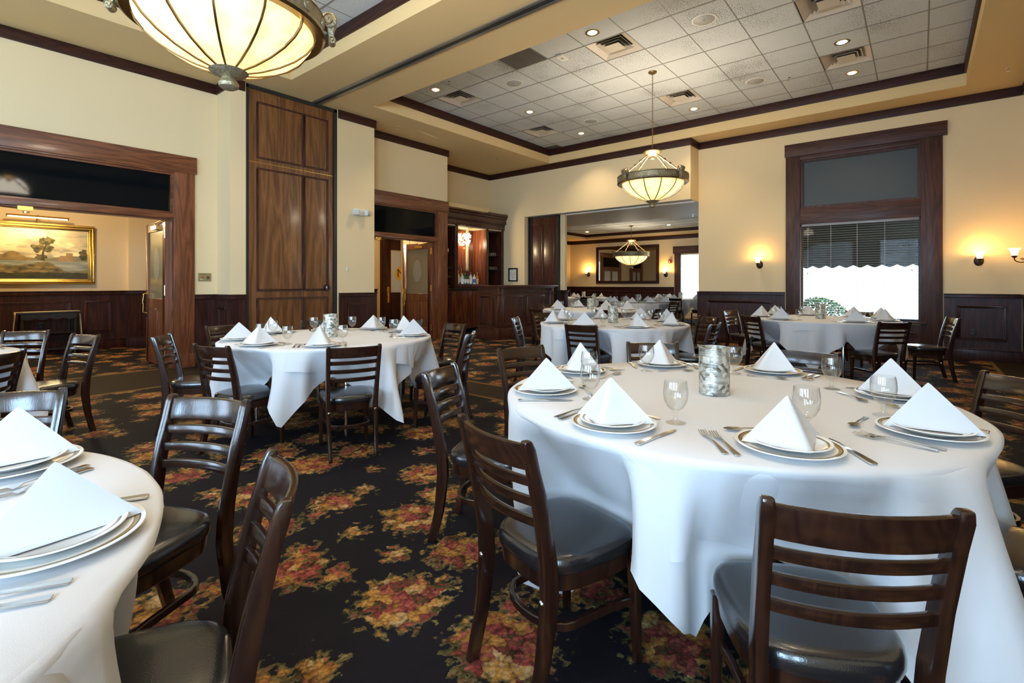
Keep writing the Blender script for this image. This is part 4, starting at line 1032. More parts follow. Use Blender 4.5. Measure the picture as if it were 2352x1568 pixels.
    mb.obj('chain', 'antique_brass', t_)
    MB().lathe([(0, -.045), (.02, -.045), (.03, -.03), (.065, -.02), (.07, 0), (0, 0)], 20, (0, 0, chain_top)).obj('ceiling_canopy', 'antique_brass', t_)
def chand(label, x, y, z, top, rz, up, dn, s=1.0):
    t_ = thing('chandelier', label, 'chandelier', (x, y, z), rz, 'alabaster bowl chandeliers'); t_.scale = (s, s, s)
    chand_parts(t_, (top - z) / s)
    al_ = area('chandelier_light', (0, 0, .02), (pi, 0, 0), .86, .86, up * .13, (1.0, .91, .78)); al_.data.shape = 'DISK'; al_.parent = t_
    point('chandelier_glow', (0, 0, .22), up * .72, (1.0, .88, .70), .28, t_)
vang = math.atan2(3.38, 7.72)
chand('lit alabaster bowl chandelier hanging on a chain in the middle of the room', 7.72, 3.378, 2.885, ZC, vang + pi / 4, 120, 6)
chand('very large lit bowl chandelier close to the camera at upper left', 1.275, 3.33, 2.855, ZC, math.radians(60), 150, 6)
chand('small looking lit bowl chandelier in front of the far room mirror', 15.82, 7.69, 2.20, ZFC, .9, 34, 4, 1.08)

# ------------------------------------------------------------------ wall details
em = thing('emergency_light', 'white twin head emergency light on the pilaster beside the partition', 'emergency light', (5.31, 8.03, 2.565))
bx('lamp_case', -.13, .13, -.07, 0, -.06, .06, 'white_plastic', em, .012)
for s_ in (-1, 1):
    o = bx('lamp_head', -.055, .055, -.05, .02, -.05, .05, 'white_plastic', em, .012); o.location = (s_ * .115, -.10, -.01); o.rotation_euler = (0, 0, s_ * .5)
    o2 = bx('lamp_lens', -.038, .038, -.054, -.05, -.034, .034, 'door_pane', o); o2.location = (0, -.053, 0)
tag(bx('wall_button', 5.045, 5.085, 8.0, 8.03, 1.48, 1.55, 'white_plastic', None, .01), 'tiny cream wall switch on the pilaster beside the partition', 'switch')
cp = thing('control_panel', 'brass intercom control panel on the wall beside the oak doorway', 'control panel', (2.915, YL, 1.35))
bx('face_plate', -.09, .09, -.012, 0, -.062, .062, 'panel_brass', cp, .003)
for i in range(4): bx('speaker_slot', .025 + i * .011, .032 + i * .011, -.014, -.012, -.03, .015, 'ink', cp)
bx('red_lamp', -.045, -.02, -.016, -.012, -.012, .008, 'red_plastic', cp); bx('title_strip', -.075, .02, -.0135, -.012, .042, .048, 'ink', cp)
bx('key', -.065, -.05, -.016, -.012, -.04, -.028, 'white_plastic', cp); bx('key', -.04, -.025, -.016, -.012, -.04, -.028, 'white_plastic', cp)
def outlet(name, x, y, z, plane, label, m1='vent_dark'):
    o_ = thing(name, label, 'outlet', (x, y, z))
    if plane == 'X': bx('cover_plate', -.006, 0, -.04, .04, -.06, .06, m1, o_, .003); [bx('socket', -.009, -.006, -.018, .018, q - .016, q + .016, 'ink' if m1 != 'vent_dark' else 'black_paint', o_, .002) for q in (-.028, .028)]
    else: bx('cover_plate', -.04, .04, -.006, 0, -.06, .06, m1, o_, .003); [bx('socket', -.018, .018, -.009, -.006, q - .016, q + .016, 'black_paint', o_, .002) for q in (-.028, .028)]
outlet('power_outlet', 11.075, -.66, .46, 'X', 'black outlet on the wainscot panel right of the window')
outlet('power_outlet', 11.075, 2.98, .46, 'X', 'white framed outlet on the wainscot panel left of the window', 'white_plastic')
outlet('power_outlet', 1.52, YH - .026, .50, 'Y', 'black outlet on the hall wainscot behind the console table')
sg = thing('framed_notice', 'small dark framed printed notice on the wall beside the bar', 'notice', (10.6, 8.66, 1.50))
mb = MB(); rect_frame(mb, 'X', -.155, .155, -.185, .185, 0, .035, .03, -1); mb.obj('notice_frame', 'console_wood', sg, .006, 2)
bx('notice_paper', -.014, -.008, -.125, .125, -.155, .155, 'paper', sg)
for i in range(8):
    w_ = (.07, .09, .10, .08, .10, .06, .09, .05)[i]; bx('text_line', -.0155, -.014, -w_, w_, .095 - i * .028, .102 - i * .028, 'ink', sg)

# ------------------------------------------------------------------ bar
bar = thing('bar_counter', 'panelled mahogany bar counter with a corner post, standing before the back bar', 'bar counter', (8.33, 7.25, 0))
BL, BD = 2.14, .63     # length in X, end in Y
bx('counter_body', .03, BL, .03, BD, .0, 1.17, 'bar_wood', bar)
bx('counter_top', -.10, BL + .09, -.10, BD + .06, 1.18, 1.22, 'bar_wood', bar, .008)
bx('top_moulding', -.05, BL + .02, -.05, BD + .02, 1.145, 1.18, 'bar_wood', bar, .01)
bx('frieze_bead', .0, BL, .0, BD, 1.05, 1.07, 'bar_wood', bar, .006)
bx('base_board', -.02, BL, -.02, BD, 0, .20, 'bar_wood', bar, .005)
bx('base_cap', -.03, BL, -.03, BD + .01, .20, .225, 'bar_wood', bar, .008)
for x0, x1 in ((-.025, .14), (BL - .12, BL)):
    bx('corner_post', x0, x1, -.025, .10, .0, 1.145, 'bar_wood', bar, .006)
    bx('post_collar', x0 - .018, x1 + .018, -.043, .118, .99, 1.03, 'bar_wood', bar, .008)
    bx('post_plinth', x0 - .015, x1 + .015, -.04, .115, 0, .26, 'bar_wood', bar, .008)
for a0, a1 in ((.19, .93), (1.06, 1.80)):
    mb = MB(); rect_frame(mb, 'Y', a0, a1, .30, .98, .03, .035, .02, -1); mb.obj('panel_moulding', 'bar_wood', bar, .008, 2)
mb = MB(); rect_frame(mb, 'X', .15, .55, .30, .98, .03, .035, .02, -1); mb.obj('panel_moulding', 'bar_wood', bar, .008, 2)
bb = thing('back_bar', 'tall mahogany back bar cabinet with stepped cornice and open shelves', 'cabinet', (8.03, 9.0, 0))
W2 = 2.565; D2 = .53
def b4(nm, *q, mt='bar_wood', bev=.004): return bx(nm, *q, mt, bb, bev)
b4('back_board', 0, W2, D2 - .02, D2, 0, 3.1, bev=0)
b4('base_side', 0, .02, 0, D2 - .02, 0, 1.09); b4('base_cabinet', .42, W2, .02, D2 - .02, .10, 1.09, mt='bar_veneer'); b4('base_divider', .40, .42, 0, D2 - .02, 0, 1.09)
b4('drawer_front', .03, .395, .0, .03, .75, 1.07, mt='bar_veneer'); b4('toe_kick', .42, W2, .06, .08, 0, .10, mt='black_paint')
b4('cabinet_door', .43, 1.30, .0, .02, .12, 1.08, mt='bar_veneer'); b4('cabinet_door', 1.32, W2, .0, .02, .12, 1.08, mt='bar_veneer')
b4('back_counter', -.0, W2, -.05, D2 - .02, 1.09, 1.13, mt='black_paint')
b4('crate_shelf', .02, .40, .05, D2 - .02, .40, .42)
for nm, x0, x1 in (('column', 0, .03), ('column', .68, .79), ('column', 1.84, 1.93), ('column', 2.46, W2)):
    b4(nm, x0, x1, 0, D2 - .02 if nm == 'x' else .06, 1.13, 2.73)
b4('niche_side', .77, .79, .06, D2 - .02, 1.13, 2.73, mt='bar_veneer'); b4('niche_side', 1.84, 1.87, .06, D2 - .02, 1.13, 2.73, mt='bar_veneer')
b4('bay_side', 2.5, W2, .06, D2 - .02, 1.13, 2.73)
b4('niche_back', .79, 1.84, D2 - .035, D2 - .02, 1.13, 2.70, mt='bar_veneer')
b4('light_strip', 1.56, 1.66, D2 - .045, D2 - .035, 1.6, 2.7, mt='runner_cloth')
b4('bay_back', 1.93, 2.5, D2 - .03, D2 - .02, 1.13, 2.7, mt='mahogany')
b4('niche_ceiling', 0, W2, .0, D2 - .02, 2.70, 2.73, mt='runner_cloth')
b4('frieze', -.0, W2 + .01, -.03, D2, 2.73, 2.86); b4('frieze_bead', 0, W2 + .0, -.05, 0, 2.85, 2.88, bev=.008)
b4('cornice', 0, W2, -.09, D2, 2.88, 3.02); b4('cornice', 0, W2, -.13, D2, 3.02, 3.08, bev=.012); b4('cornice_cap', 0, W2, -.16, D2, 3.08, 3.15, bev=.01)
mb = MB()
for i in range(64): mb.lathe([(0, -.012), (.011, -.004), (.011, .004), (0, .012)], 6, (.02 + i * .04, -.145, 3.165))
mb.obj('bead_garland', 'bead_light', bb)
b4('bottle_riser', .70, 1.75, .02, .30, 1.13, 1.24, mt='bar_wood')
for z in (2.00, 1.62): bx('glass_shelf', 1.94, 2.49, .05, D2 - .03, z, z + .012, 'shelf_glass', bb)
for z in (2.00, 1.62, 1.40): b4('bay_shelf', .03, .68, .05, D2 - .03, z, z + .018, mt='mahogany')
cr_ = []
for z, w_ in ((0.02, 'lower'), (.422, 'upper')):
    c_ = thing('storage_crate', w_ + ' black crate in the open end of the back bar', 'crate', (8.24, 9.26, z)); 
    mb = MB().box(-.16, .16, -.2, -.185, 0, .28).box(-.16, .16, .185, .2, 0, .28).box(-.16, -.145, -.185, .185, 0, .28).box(.145, .16, -.185, .185, 0, .28).box(-.145, .145, -.185, .185, 0, .015)
    mb.obj('crate_body', 'black_paint', c_, .004, 1); bx('crate_label', -.04, .04, -.203, -.2, .22, .25, 'yellow_paint', c_)
def bottle(x, y, z, h, r, col, capc, lab, label):
    nm = 'bottle_%s' % col
    t_ = thing('liquor_bottle', label, 'bottle', (x, y, z), group='bottles in the back bar')
    MB().lathe([(0, 0), (r, .003), (r, h * .58), (r * .8, h * .66), (r * .36, h * .76), (r * .32, h * .93), (0, h * .93)], 14).obj('bottle_glass', col, t_)
    MB().lathe([(r * .4, h * .92), (r * .4, h), (0, h)], 10).obj('cap', capc, t_)
    MB().lathe([(r * 1.02, h * .12), (r * 1.02, h * .46)], 14).obj('paper_label', lab, t_)
for nm, c_ in (('g_clear', (.55, .56, .52)), ('g_green', (.02, .07, .015)), ('g_amber', (.30, .12, .02)), ('g_blue', (.02, .10, .35)), ('g_yellow', (.5, .34, .03)), ('g_dark', (.02, .012, .01))): plain(nm, c_, .08, spec=.8)
plain('cap_red', (.35, .02, .02), .4); plain('cap_gold', (.5, .36, .1), .3, .8); plain('label_blue', (.08, .14, .35), .6); plain('label_orange', (.6, .33, .14), .6)
BT = [(8.90, 9.10, .30, .042, 'g_clear', 'cap_red', 'paper', 'clear bottle with white label at the left end of the back row'),
      (8.98, 9.16, .36, .040, 'g_yellow', 'yellow_paint', 'paper', 'tall yellow bottle with yellow cap near the left column'),
      (9.03, 9.06, .29, .042, 'g_clear', 'cap_red', 'paper', 'clear front bottle with red cap and white label'),
      (9.10, 9.17, .40, .036, 'g_amber', 'chrome', 'paper', 'tall amber bottle with a steel pourer, rear row'),
      (9.14, 9.07, .28, .042, 'g_green', 'cap_gold', 'paper', 'green bottle with white label in the front row'),
      (9.21, 9.18, .38, .036, 'g_green', 'cap_red', 'paper', 'tall dark green bottle with red cap, rear row'),
      (9.24, 9.07, .27, .042, 'g_green', 'black_paint', 'paper', 'shorter green bottle with a pale label, front row'),
      (9.31, 9.17, .40, .034, 'g_dark', 'chrome', 'label_orange', 'tall dark bottle with a steel pourer, rear row'),
      (9.345, 9.07, .29, .043, 'g_clear', 'black_paint', 'paper', 'clear bottle with wide white label, centre of the front row'),
      (9.43, 9.15, .33, .038, 'g_clear', 'cap_red', 'paper', 'clear bottle with red cap right of centre, rear row'),
      (9.47, 9.06, .28, .044, 'g_clear', 'black_paint', 'label_blue', 'clear bottle with blue label in the front row'),
      (9.58, 9.06, .31, .042, 'g_amber', 'cap_gold', 'label_orange', 'bourbon coloured bottle at the right end of the row')]
for q in BT: bottle(q[0], q[1], 1.242, *q[2:])
bottle(8.50, 9.16, 2.02, .24, .035, 'g_blue', 'black_paint', 'paper', 'small blue bottle on the top left shelf of the back bar')
bottle(8.60, 9.16, 2.02, .25, .035, 'g_dark', 'cap_gold', 'paper', 'small brown bottle on the top left shelf of the back bar')
def tumbler_mesh(): return MB().lathe([(0, .004), (.030, .004), (.036, .09), (.034, .09), (.028, .012), (0, .012)], 14)
tum_me = tumbler_mesh().mesh('tumbler', 'glass')
stem_me = MB().lathe([(.034, 0), (.038, .03), (.030, .065), (.008, .08), (.006, .14), (.030, .148), (0, .15)], 14).mesh('stemmed_glass', 'glass')
k_ = 0
for row, (z, y, x0, n_, w_) in enumerate(((2.012, 9.15, 10.16, 4, 'top right glass shelf'), (1.632, 9.12, 10.0, 6, 'middle right glass shelf'), (1.13, 9.12, 10.0, 5, 'counter of the right bay'))):
    for i in range(n_):
        o = link('tumbler', tum_me, None, (x0 + i * .082, y, z))
        tag(o, '%s tumbler from the left on the %s of the back bar' % (('first', 'second', 'third', 'fourth', 'fifth', 'sixth')[i], w_), 'glass', 'bar tumblers')
for z, w_ in ((1.638, 'second'), (1.418, 'third')):
    for i in range(4):
        o = link('stemmed_glass', stem_me, None, (8.42 + i * .082, 9.14, z))
        tag(o, 'upturned stemmed glass on the %s left shelf, %s from the left' % (w_, ('first', 'second', 'third', 'fourth')[i]), 'glass', 'upturned bar glasses')
for i in range(6):
    o = link('tumbler', tum_me, None, (8.36 + (i % 3) * .095, 9.06 + (i // 3) * .11, 1.13))
    tag(o, 'tumbler on the left counter of the back bar, %s row, %s' % (('front', 'rear')[i // 3], ('left', 'middle', 'right')[i % 3]), 'glass', 'counter tumblers')
cc = thing('crystal_pendant', 'glowing crystal bead pendant hanging in the back bar niche', 'pendant lamp', (9.30, 9.27, 2.41))
rnd = random.Random(3); mb = MB()
for i in range(190):
    z = rnd.uniform(-.15, .16); rr_ = .17 * rnd.uniform(.75, 1.05) * (1 if z > -.05 else 1 + (z + .05) * 3.5); a = rnd.uniform(0, 2 * pi); q = rnd.uniform(.010, .018)
    mb.lathe([(0, -q * 1.3), (q, 0), (0, q * 1.3)], 5, (rr_ * math.cos(a), rr_ * math.sin(a), z))
mb.lathe([(0, -.022), (.016, 0), (0, .02)], 6, (0, 0, -.22))
o = mb.obj('crystal_beads', 'crystal', cc); o['kind'] = 'stuff'
MB().tube([(0, 0, .15), (0, 0, .29)], .006, 6).obj('chain', 'chrome', cc); MB().lathe([(.05, .16), (.15, .15), (.15, .14), (.05, .14)], 20).obj('bead_frame', 'chrome', cc)
point('pendant_light', (0, -.0, -.0), 34, (1.0, .78, .45), .10, cc)

# ------------------------------------------------------------------ chairs
def ypost(z):
    K = [(0, -.255), (.16, -.213), (.33, -.193), (.43, -.197), (.62, -.232), (.815, -.285)]
    for (a, ya), (b_, yb) in zip(K, K[1:]):
        if z <= b_:
            u = (z - a) / (b_ - a); return ya + (yb - ya) * u
    return K[-1][1]
def xpost(z): return .157 + .019 * z / .815
def chair_parts(t_):
    zs = [0, .04, .09, .15, .21, .27, .33, .39, .45, .52, .59, .66, .73, .79, .808, .815]
    for s_ in (-1, 1):
        rings = []
        for z in zs:
            w = .030 - .004 * (1 - z / .815); d = .040 + .014 * math.exp(-((z - .36) / .2) ** 2) - .006 * (z > .7)
            if z > .8: w -= .004; d -= (z - .8) * .9
            x, y = s_ * xpost(z), ypost(z)
            rings.append([(x - w / 2, y - d / 2, z), (x + w / 2, y - d / 2, z), (x + w / 2, y + d / 2, z), (x - w / 2, y + d / 2, z)])
        MB().loft(rings, smooth=False).obj('back_post', 'chair_wood', t_, .005, 2)
        MB().lathe([(0, .006), (.006, .005), (.010, .0)], 10).obj('bolt_cap', 'chrome', t_, 0, 1, (s_ * .160, ypost(.335) - .0265, .335)).rotation_euler = (pi / 2, 0, 0)
    def rail(nm, zc, hh, th, bow):
        rings = []; N = 11
        xe = xpost(zc) - .006
        for i in range(N):
            u = -1 + 2 * i / (N - 1); x = u * xe; y = ypost(zc) - bow * (1 - u * u)
            sl = (ypost(zc + hh / 2) - ypost(zc - hh / 2))
            rings.append([(x, y - th / 2 - sl / 2, zc - hh / 2), (x, y + th / 2 - sl / 2, zc - hh / 2), (x, y + th / 2 + sl / 2, zc + hh / 2), (x, y - th / 2 + sl / 2, zc + hh / 2)])
        MB().loft(rings, smooth=False).obj(nm, 'chair_wood', t_, .005, 2)
    rail('crest_rail', .764, .078, .020, .034)
    for zc in (.690, .628, .566): rail('slat', zc, .030, .017, .032)
    # seat cushion: rounded trapezoid outline
    def outline(sc_, k=40):
        out = []
        for i in range(k):
            a = 2 * pi * i / k; c, s_ = math.cos(a), math.sin(a); e = .52
            x = math.copysign(abs(c) ** e, c); y = math.copysign(abs(s_) ** e, s_)
            wx = .190 + .012 * y - (.02 * max(0, -y) ** 3); out.append((x * wx * sc_, (y * .198) * sc_ + .005))
        return out
    levels = [(.93, .384), (.985, .387), (1.0, .396), (1.0, .410), (.985, .424), (.955, .433), (.90, .438), (.80, .441), (.55, .444), (.25, .445)]
    mb = MB(); mb.loft([[(x, y, z) for x, y in outline(q)] for q, z in levels]); mb.obj('seat_cushion', 'vinyl', t_)
    for a_, b_ in ((.97, .30),):
        mb = MB().loft([[(x, y, .330) for x, y in outline(.93)], [(x, y, .384) for x, y in outline(.955)]]); mb.obj('seat_apron', 'chair_wood', t_, .003, 1)
    for s_ in (-1, 1):
        rings = [[(s_ * x - w, y - w, z), (s_ * x + w, y - w, z), (s_ * x + w, y + w, z), (s_ * x - w, y + w, z)] for x, y, w, z in ((.172, .178, .0125, 0), (.168, .172, .016, .2), (.166, .168, .0185, .345))]
        MB().loft(rings, smooth=False).obj('front_leg', 'chair_wood', t_, .004, 1)
    path = [(-.164, .165)] + [(-.150, .08), (-.142, -.03)] + [(.140 * math.cos(a), -.075 - .085 * math.sin(a)) for a in [pi - pi * i / 10 for i in range(11)]] + [(.142, -.03), (.150, .08), (.164, .165)]
    rings = []
    for i, (x, y) in enumerate(path):
        a = path[max(i - 1, 0)]; b_ = path[min(i + 1, len(path) - 1)]
        d = Vector((b_[0] - a[0], b_[1] - a[1])).normalized(); nn = Vector((-d.y, d.x)) * .009
        rings.append([(x - nn.x, y - nn.y, .195), (x + nn.x, y + nn.y, .195), (x + nn.x, y + nn.y, .222), (x - nn.x, y - nn.y, .222)])
    MB().loft(rings, smooth=False).obj('bent_stretcher', 'chair_wood', t_, .003, 1)
chair_ = mktree(chair_parts)
def chair(bx_, by_, ang, label, group):
    """bx_,by_: where the top of the backrest stands; ang: direction the chair faces"""
    fx_, fy_ = math.cos(ang), math.sin(ang)
    return chair_('dining_chair', label, 'chair', (bx_ + .30 * fx_, by_ + .30 * fy_, 0), group, ang - pi / 2)

# ------------------------------------------------------------------ tables, cloths and settings
ZTOP = .76
TABLES = {
 'T1': dict(su=2.42, sl=2.14, c=(2.265, .705), rot=60, n='front table', S=[127, 84, 40, -6, -56, -103, -147, 172]),
 'T2': dict(c=(2.48, 4.20), rot=85, n='partition table', S=[152, 107, 62, 24, -10, -47, -125, 194]),
 'T3': dict(c=(5.62, 2.98), rot=76, n='middle table', S=[135, 92, 40, 0, -38, -85, -132, 182]),
 'T4': dict(su=2.04, sl=2.2, c=(8.164, 1.09), rot=45, n='window table', S=[101, 150, 60, 20, -26, -142, -96, -64]),
 'T5': dict(c=(-.51, 1.55), rot=45, n='left foreground table', S=[23, -24]),
 'T6': dict(c=(-.35, 5.15), rot=20, n='left edge table', S=[23]),
 'T7': dict(c=(8.414, 4.945), rot=10, n='bar table', S=[94, 160, 50, 5, -40, -85, -130]),
 'T8': dict(c=(12.41, 5.84), rot=40, n='far room front table', S=[100, 150, 50, 5, -40, -85, -130, 195]),
 'T9': dict(c=(15.6, 9.45), rot=0, n='far room left table', S=[150, 105, 60, -30, -120, 195]),
 'T10': dict(c=(16.3, 6.15), rot=25, n='far room window table', S=[140, 95, 50, -75, -120, 185]),
}
RT = .89
def cloth_mesh(name, rot, s, z0, amp, seed, R=RT, seats=(), pad=0.0):
    rnd = random.Random(seed); NA = 168; MT, MD = 5, 16
    ph = [rnd.uniform(0, 2 * pi) for _ in range(6)]
    vs = [(0, 0, z0)]; rows = []
    for ring in range(1, MT + MD + 1):
        row = []
        for i in range(NA):
            a = 2 * pi * i / NA
            b_ = (a - rot + pi / 4) % (pi / 2) - pi / 4      # angle from the middle of a side
            rho = (s / 2) / math.cos(b_)
            drop = max(rho - R - .012, .02)
            if ring <= MT:
                r = R * ring / MT; z = z0
            else:
                u = (ring - MT) / MD; e = drop * u
                bend = .02
                if e < bend: z = z0 - e * e / bend * .5; r = R + e * .9
                else:
                    z = z0 - bend * .5 - (e - bend) * .985; r = R + bend * .9 + (e - bend) * .03
                cor = abs(b_) / (pi / 4)
                w_ = max(0, e - .01)
                fold = math.sin(9 * a + ph[0]) * .5 + math.sin(14 * a + ph[1]) * .32 + math.sin(23 * a + ph[2]) * .2
                r += .010 * min(1, w_ / .09) * (math.sin(31 * a + ph[4]) * max(0, math.sin(5 * a + ph[5])) + .5 * math.sin(19 * a + ph[2]))
                r += w_ * amp * fold * (.5 + .7 * cor) + w_ * .10 * cor ** 6
                tw = w_ * .10 * math.sin(6 * a + ph[3]) * cor ** 2
                a2 = a + tw
                row.append((r * math.cos(a2), r * math.sin(a2), max(z, .012))); continue
            row.append((r * math.cos(a), r * math.sin(a), z))
        rows.append(row)
    fs = [(0, 1 + i, 1 + (i + 1) % NA) for i in range(NA)]
    for row in rows: vs += row
    for k in range(len(rows) - 1):
        for i in range(NA):
            p = 1 + k * NA + i; q = 1 + k * NA + (i + 1) % NA
            fs.append((p, p + NA, q + NA, q))
    # the cloth lies against the seats pushed under the table
    for (sx, sy, sa) in seats:
        fx_, fy_ = math.cos(sa), math.sin(sa)
        for q in range(1 + MT * NA, len(vs)):
            x, y, z = vs[q]; dx, dy = x - sx, y - sy
            ly = dx * fx_ + dy * fy_; lx = dx * fy_ - dy * fx_
            if abs(lx) < .30 and ly < .225 + pad:
                k_ = min(1, max(0, (z0 - .01 - z) / (z0 - .47)))
                lat = 1 if abs(lx) < .21 else 1 - (abs(lx) - .21) / .09
                lat = lat * lat * (3 - 2 * lat)
                pu = (.225 + pad - ly) * k_ * lat
                vs[q] = (x + fx_ * pu, y + fy_ * pu, z)
    me = bpy.data.meshes.new(name); me.from_pydata(vs, [], fs)
    for p in me.polygons: p.use_smooth = True
    me.materials.append(M['cloth'])
    return me
def table_parts(t_):
    MB().lathe([(0, .715), (RT - .02, .715), (RT - .006, .722), (RT - .006, .748), (0, .748)], 64, smooth=False).obj('table_top', 'grey_plastic', t_)
    for s_ in (-1, 1):
        mb = MB().tube([(s_ * .52, -.36, .01), (s_ * .52, -.36, .60), (s_ * .50, -.34, .69), (s_ * .5, 0, .705), (s_ * .50, .34, .69), (s_ * .52, .36, .60), (s_ * .52, .36, .01)], .016, 10)
        mb.obj('folding_leg', 'chrome', t_)
table = mktree(table_parts)
vase_me = MB().lathe([(0, 0), (.060, 0), (.064, .004), (.0645, .10), (.064, .205), (.060, .208), (.058, .203), (.058, .02), (0, .018)], 40).mesh('glass_wall', 'mercury_glass')
candle_me = MB().lathe([(0, .02), (.03, .02), (.03, .07), (0, .07)], 16).mesh('candle', 'paper')
plate_me = MB().lathe([(0, .004), (.075, .004), (.085, .006), (.118, .014), (.142, .019), (.1435, .021), (.142, .0225), (.118, .018), (.088, .010), (.0, .0095)], 56).mesh('charger_plate', 'china_large')
plate2_me = MB().lathe([(0, .0), (.06, .0), (.07, .003), (.095, .013), (.110, .018), (.111, .0195), (.1095, .021), (.095, .017), (.072, .008), (.0, .0065)], 48).mesh('salad_plate', 'china_small')
def goblet_mesh():
    p = [(0, 0), (.033, 0), (.034, .002), (.022, .006), (.008, .012), (.006, .020), (.009, .027), (.006, .034), (.012, .042), (.028, .056), (.039, .078), (.0425, .100), (.041, .125), (.0375, .146), (.036, .146), (.0395, .124), (.041, .100), (.0375, .079), (.027, .058), (.010, .046), (0, .045)]
    return MB().lathe(p, 28).mesh('water_goblet', 'glass')
gob_me = goblet_mesh()
def loft_strip(pts):   # (y, half width, z, thickness)
    return [[(-w, y, z), (w, y, z), (w, y, z + t_), (-w, y, z + t_)] for y, w, z, t_ in pts]
def fork_mesh():
    mb = MB().loft(loft_strip([(-.105, .007, .001, .0025), (-.10, .0095, .001, .003), (-.05, .006, .003, .003), (0, .0035, .006, .003), (.035, .004, .006, .0025), (.05, .011, .003, .002), (.062, .0125, .002, .002)]), smooth=False)
    for k in range(4):
        x = -.0105 + k * .007
        mb.loft([[(x - .0018, y, z), (x + .0018, y, z), (x + .0018, y, z + .002), (x - .0018, y, z + .002)] for y, z in ((.06, .002), (.085, .004), (.108, .008))], smooth=False)
    return mb.mesh('fork', 'steel', .0008, 1)
fork_me = fork_mesh()
knife_me = MB().loft(loft_strip([(-.12, .0085, .001, .004), (-.115, .0105, .001, .005), (-.06, .008, .001, .006), (-.01, .0062, .001, .006), (0, .0065, .001, .004), (.005, .009, .001, .0025), (.07, .0095, .001, .002), (.10, .006, .001, .0018), (.108, .001, .001, .0015)]), smooth=False).mesh('knife', 'steel', .001, 1)
def spoon_mesh():
    mb = MB().loft(loft_strip([(-.10, .006, .001, .0025), (-.095, .008, .001, .003), (-.045, .0045, .003, .003), (0, .003, .006, .003), (.03, .0035, .006, .0025), (.04, .006, .004, .002)]), smooth=False)
    rings = []
    for q in (0.02, .35, .65, .88, 1.0):
        rings.append([(.0185 * q * math.cos(a) * (1 - .12 * math.sin(a)), .066 + .030 * q * math.sin(a), .0015 + .006 * q * q) for a in [2 * pi * j / 20 for j in range(20)]])
    mb.loft(rings, caps=False); return mb.mesh('spoon', 'steel')
spoon_me = spoon_mesh()
def napkin_mesh(seed, W=.125, F=.085, Hn=.138):
    rnd = random.Random(seed); NT = 12; rings = []
    L = Vector((-W, -.035 + rnd.uniform(-.01, .01), .0)); R = Vector((W, -.035 + rnd.uniform(-.01, .01), .0)); Fv = Vector((rnd.uniform(-.03, .03), F, 0)); B = Vector((0, -.045, 0)); A = Vector((rnd.uniform(-.012, .012), -.01, Hn))
    for i in range(NT + 1):
        u = .955 * i / NT; k = (1 - u) ** .96
        sag = .012 * math.sin(pi * u)
        def P(p): return Vector((A.x + (p.x - A.x) * k, A.y + (p.y - A.y) * k, Hn * (1 - k) ** 1.0))
        l_, r_, f_, b_ = P(L), P(R), P(Fv), P(B)
        rd = .018 * (1 - .55 * u)
        ring = []
        def seg(a, c, n_, bow):
            for j in range(n_):
                q = j / n_; p = a.lerp(c, q); d = (c - a); nn = Vector((d.y, -d.x, 0)).normalized() if d.length > 1e-6 else Vector((0, 0, 0))
                ring.append(p + nn * bow * math.sin(pi * q) * 4 * (1 if True else 0))
        e1 = f_ + (l_ - f_).normalized() * min(rd * 1.4, (l_ - f_).length * .3); e2 = f_ + (r_ - f_).normalized() * min(rd * 1.4, (r_ - f_).length * .3)
        seg(l_, r_, 8, .0012 * k)
        seg(r_, e2, 7, -.0018 * k)
        for j in range(5):
            q = j / 5; ring.append(e2 * (1 - q) ** 2 + f_ * 2 * q * (1 - q) + e1 * q * q)
        seg(e1, l_, 7, -.0018 * k)
        rings.append([(p.x, p.y, p.z + .002) for p in ring])
    mb = MB().loft(rings, caps=False)
    o = len(mb.v); k = len(rings[0]); mb.v.append((A.x, A.y, Hn * .985 + .002))
    for j in range(k): mb.f.append([o - k + j, o - k + (j + 1) % k, o]); mb.sm.append(True)
    return mb
nap_me = []
for i in range(5):
    mb = napkin_mesh(20 + i, W=(.138, .132, .140, .128, .135)[i], F=(.09, .105, .07, .10, .08)[i], Hn=(.146, .138, .142, .150, .144)[i])
    nap_me.append(mb.mesh('napkin_fold', 'napkin'))
def hem_mesh(seed):   # second folded layer showing below the first
    mb = napkin_mesh(20 + seed, W=.132, F=.092, Hn=.02)
    return mb
